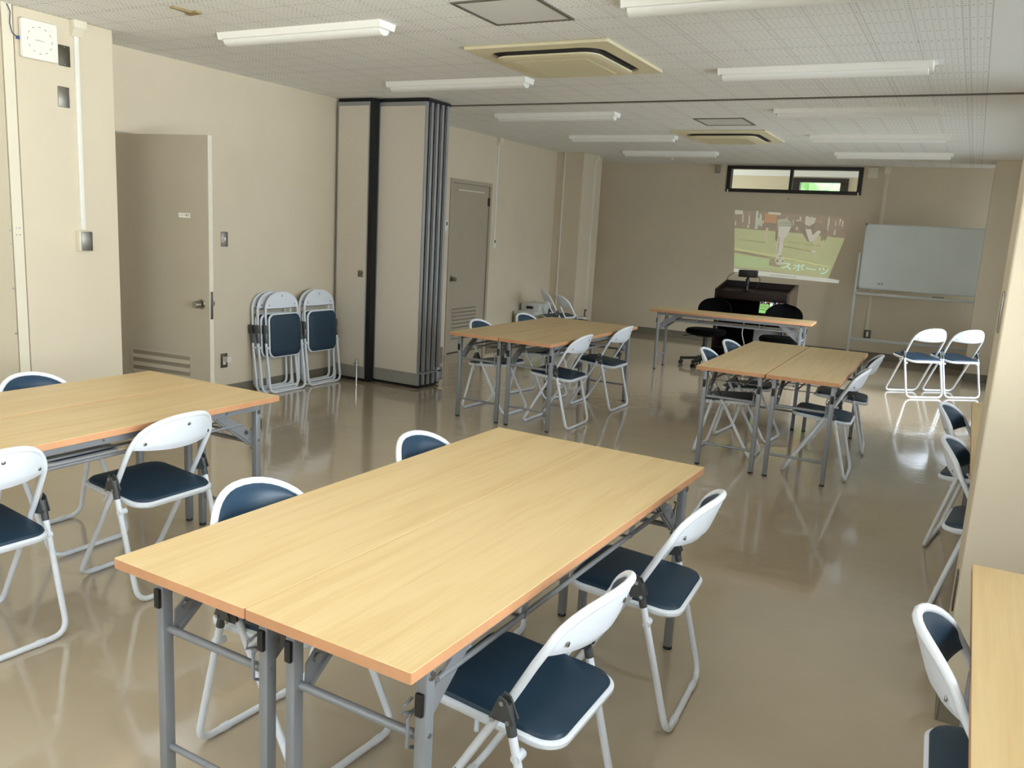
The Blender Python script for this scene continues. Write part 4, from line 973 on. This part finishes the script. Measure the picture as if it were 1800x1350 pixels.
def picture(name, mapf, parent, mats_, step):
    """layered flat polygons; mapf(u,v,d) gives the point for unit coords at depth d"""
    keys = []
    b = MB()
    for i, (k, poly) in enumerate(LAY):
        if k not in keys: keys.append(k)
        b.mi = keys.index(k); b.add([mapf(p[0], p[1], step*(i+1)) for p in poly], [tuple(range(len(poly)))])
    return b, keys
# projected picture on the back wall (projector keystone)
P00, P10, P11, P01 = Vector((-3.198, 0, 1.974)), Vector((-1.562, 0, 1.976)), Vector((-1.633, 0, 1.018)), Vector((-3.118, 0, 1.051))
def wallmap(u, v, d):
    p = (P00*(1-u) + P10*u)*(1-v) + (P01*(1-u) + P11*u)*v; return (p.x, YB-0.001-d, p.z)
b, keys = picture('p', wallmap, None, None, 0.00004)
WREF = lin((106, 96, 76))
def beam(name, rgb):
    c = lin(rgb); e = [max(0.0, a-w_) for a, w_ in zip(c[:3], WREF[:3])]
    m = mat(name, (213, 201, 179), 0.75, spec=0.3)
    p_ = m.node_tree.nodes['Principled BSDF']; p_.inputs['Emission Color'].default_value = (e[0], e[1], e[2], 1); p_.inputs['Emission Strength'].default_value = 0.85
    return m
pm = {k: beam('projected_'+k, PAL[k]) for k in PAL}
pj_img = b.build('projected_picture', [pm[k] for k in keys], smooth=False); tag(pj_img, 'projected football picture glowing on the back wall', 'projection')
b = MB(); b.add([wallmap(u, v, 0.0050) for u, v in ((0, 0.92), (0.93, 0.945), (1, 0.955), (1, 1), (0, 1))], [(0, 1, 2, 3, 4)]); b.build('caption_bar', pm['caption'], pj_img, smooth=False)
b = MB()
for k in range(13):
    u = 0.36 + k*0.0195; b.add([wallmap(u+du, v, 0.0056) for du, v in ((0, 0.962), (0.012, 0.963), (0.012, 0.985), (0, 0.984))], [(0, 1, 2, 3)])
b.build('caption_marks', pm['captext'], pj_img, smooth=False)
vs, fs = text_mesh('スポーツ', 0.2); b = MB()
def tmap(v): return wallmap(0.675 + v.x*0.575, 0.835 + v.x*0.05 - v.y*0.62, 0.0058)
b.add([tmap(v) for v in vs], fs); b.build('title_lettering', pm['title'], pj_img, smooth=False)
# the same picture on the laptop screen
def lapmap(u, v, d):
    p = S @ Vector((-0.155 + 0.31*u, -0.0045-d, 0.20 - 0.185*v)); return (p.x, p.y, p.z)
LP = dict(crowd=(52, 36, 34), grass=(120, 170, 96), grass2=(128, 190, 104), grassd=(96, 140, 76), grassy=(140, 180, 100), pale=(215, 210, 215), dim=(70, 48, 48), brown=(120, 66, 40), pole=(190, 215, 210), orange=(205, 120, 60), dark=(24, 18, 20), leg=(200, 160, 130),
          shade=(70, 90, 40), stripe=(160, 190, 180), white=(226, 236, 240), greenband=(70, 110, 90), skin=(190, 130, 100), line=(205, 225, 170), mud=(60, 70, 40))
b, keys = picture('l', lapmap, None, None, 0.00001)
b.build('screen', [em('screen_'+k, LP[k], 1.5, (10, 10, 10)) for k in keys], lid, smooth=False)

# office chairs
def office_proto():
    r = empty('office_chair', (0, 0, 0))     # faces +y, back at -y
    b = MB()
    def se(hx, hy, z, n=28, p=2.6):
        return [(hx*(1 if math.cos(a) > 0 else -1)*abs(math.cos(a))**(2/p), hy*(1 if math.sin(a) > 0 else -1)*abs(math.sin(a))**(2/p), z) for a in [2*PI*k/n for k in range(n)]]
    b.loft([se(0.17, 0.16, 0.385), se(0.225, 0.215, 0.40), se(0.235, 0.225, 0.43), se(0.215, 0.205, 0.455), se(0.13, 0.12, 0.463)]); b.build('seat', BLACKF, r)
    b = MB()
    def back(off):
        def g(u, v):
            x = (2*u-1); zz = 0.56 + 0.27*v; w_ = 0.215*(max(0.0, 1-max(0, (v-0.45)/0.55)**2.2))**0.5*(0.82+0.18*min(1, v*3)); xx = x*max(w_, 0.02)
            return (xx, -0.235 - 0.05*v + 0.06*x*x + off*(1-0.6*max(abs(x), abs(2*v-1))**4), zz)
        return g
    b.sheet(back(0.028), 18, 14, back(-0.028)); b.build('backrest', BLACKF, r)
    b = MB(); b.tube([(0, -0.12, 0.38), (0, -0.25, 0.39), (0, -0.295, 0.43), (0, -0.295, 0.62)], 0.018, 10); b.build('back_arm', BLACKP, r)
    b = MB(); b.cyl((0, 0, 0.08), (0, 0, 0.25), 0.036, 16); b.cyl((0, 0, 0.25), (0, 0, 0.385), 0.024, 16); b.box(-0.09, -0.11, 0.365, 0.09, 0.09, 0.388, 0.005); b.build('gas_column', BLACKP, r)
    b = MB(); b.tube([(0.05, 0.02, 0.372), (0.18, 0.05, 0.37), (0.26, 0.06, 0.35)], 0.006, 8); b.build('lever', BLACKP, r)
    st = None; b = MB()
    for k in range(5):
        a = 2*PI*k/5 + 0.3; c, s = math.cos(a), math.sin(a); b.bar((0.02*c, 0.02*s, 0.10), (0.28*c, 0.28*s, 0.075), 0.05, 0.03)
    b.cyl((0, 0, 0.07), (0, 0, 0.125), 0.042, 16); st = b.build('star_base', BLACKP, r, smooth=False)
    for k in range(5):
        a = 2*PI*k/5 + 0.3; c, s = math.cos(a), math.sin(a); b = MB(); p = Vector((0.27*c, 0.27*s, 0.027)); n_ = Vector((-s, c, 0))
        for q in (-1, 1): b.cyl(p + n_*q*0.008, p + n_*q*0.026, 0.027, 16)
        b.cyl(p, p + Vector((0, 0, 0.05)), 0.009, 8); b.build('caster', BLACKP, st)
    return r
oc = office_proto(); oc.location = (-2.74, 10.0, 0); oc.rotation_euler = (0, 0, math.radians(172)); tag(oc, 'black office chair left behind the crosswise table', 'office chair', 'black office chairs behind the crosswise table')
o2 = copy_tree(oc); o2.location = (-1.86, 9.98, 0); o2.rotation_euler = (0, 0, math.radians(186)); tag(o2, 'black office chair right behind the crosswise table, below the laptop', 'office chair', 'black office chairs behind the crosswise table')

# whiteboard on its stand
wb = empty('whiteboard', (-0.44, 12.30, 0), 0.0, 'white mobile whiteboard on a pale stand beside the far right pillar', 'whiteboard')
b = MB(); b.box(-0.885, -0.012, 0.995, 0.885, 0.012, 1.845); b.build('board', WBOARD, wb, smooth=False)
b = MB()
for q in ((-0.9, 0.985, 0.9, 1.0), (-0.9, 1.84, 0.9, 1.855), (-0.9, 1.0, -0.885, 1.84), (0.885, 1.0, 0.9, 1.84)): b.box(q[0], -0.018, q[1], q[2], 0.016, q[3], 0.002)
b.build('board_frame', WBFRAME, wb)
b = MB()
for sx in (-1, 1):
    for sz in (-1, 1): b.box(sx*0.895-0.02, -0.021, 1.42+sz*0.425-0.02, sx*0.895+0.02, 0.018, 1.42+sz*0.425+0.02, 0.006)
b.build('corner_cap', PGREY, wb)
for s in (-1, 1):
    b = MB(); b.box(s*0.93-0.016, -0.012, 0.05, s*0.93+0.016, 0.024, 1.46, 0.003); b.build('post', WBFRAME, wb)
    b = MB(); b.box(s*0.93-0.018, -0.33, 0.045, s*0.93+0.018, 0.27, 0.075, 0.004); ft_ = b.build('foot', WBFRAME, wb)
    for y in (-0.31, 0.25):
        b = MB(); b.cyl((s*0.93-0.012, y, 0.0235), (s*0.93+0.012, y, 0.0235), 0.0235, 14); b.build('caster', BLACKP, ft_)
b = MB(); b.box(-0.92, -0.065, 0.905, 0.92, 0.012, 0.925, 0.003); b.box(-0.92, -0.068, 0.905, 0.92, -0.062, 0.94, 0.002); b.build('pen_tray', WBFRAME, wb)
b = MB(); b.box(-0.92, -0.008, 0.275, 0.92, 0.018, 0.315, 0.003); b.build('crossbar', WBFRAME, wb)
for k, xx in enumerate((-1.085, -1.045)):
    b = MB(); b.lathe([(0.014, 0), (0.014, 0.006), (0.010, 0.008)], 16, Matrix.Translation((xx, 12.287, 1.065)) @ Matrix.Rotation(PI/2, 4, 'X')); o = b.build('magnet', mat('grey_magnet', (150, 152, 150), 0.4, noise=0.03, nscale=20)); tag(o, '%s of two small grey magnets low on the whiteboard' % ('left one', 'right one')[k], 'magnet', 'magnets on the whiteboard')
b = MB(); b.cyl((-1.17, 12.262, 0.934), (-1.05, 12.262, 0.934), 0.008, 10); o = b.build('marker_pen', BLACKP); tag(o, 'dark marker pen lying on the left of the whiteboard tray', 'marker pen')
b = MB(); b.box(-0.42, 12.245, 0.9255, -0.28, 12.285, 0.95, 0.004); o = b.build('board_eraser', mat('grey_felt', (110, 108, 104), 0.9, noise=0.05, nscale=60)); tag(o, 'grey eraser lying on the middle of the whiteboard tray', 'eraser')

# stacked boxes in the far left corner
def carton(x, y, z, dx, dy, dz, m, label, rz=0.0):
    o = empty('storage_box', (x, y, z), rz, label, 'storage box', 'storage boxes in the far left corner')
    b = MB(); b.box(-dx/2, -dy/2, 0, dx/2, dy/2, dz*0.86, 0.006); b.build('body', m, o)
    b = MB(); b.box(-dx/2-0.006, -dy/2-0.006, dz*0.78, dx/2+0.006, dy/2+0.006, dz, 0.006); b.build('lid', BOXW, o)
    b = MB(); b.box(-0.05, -dy/2-0.012, dz*0.3, 0.05, -dy/2+0.002, dz*0.66, 0.004); b.build('handle', BLACKP, o)
carton(-5.215, 10.2, 0, 0.30, 0.62, 0.235, BOXW, 'pale grey storage box at the bottom of the far left stack', 0.05)
carton(-5.215, 10.2, 0.235, 0.29, 0.60, 0.20, BOXG, 'pale green storage box in the middle of the far left stack', 0.05)
carton(-5.215, 10.28, 0.435, 0.26, 0.42, 0.10, BOXW, 'pale flat box on top of the far left stack', 0.05)
b = MB(); b.lathe([(0.10, 0), (0.125, 0.30), (0.13, 0.36), (0.12, 0.36), (0.095, 0.02), (0.001, 0.015)], 24, close=False); o = b.build('waste_bin', PLASTIC); o.location = (-4.78, 10.72, 0); tag(o, 'white bin behind the chairs in the far left corner', 'bin')
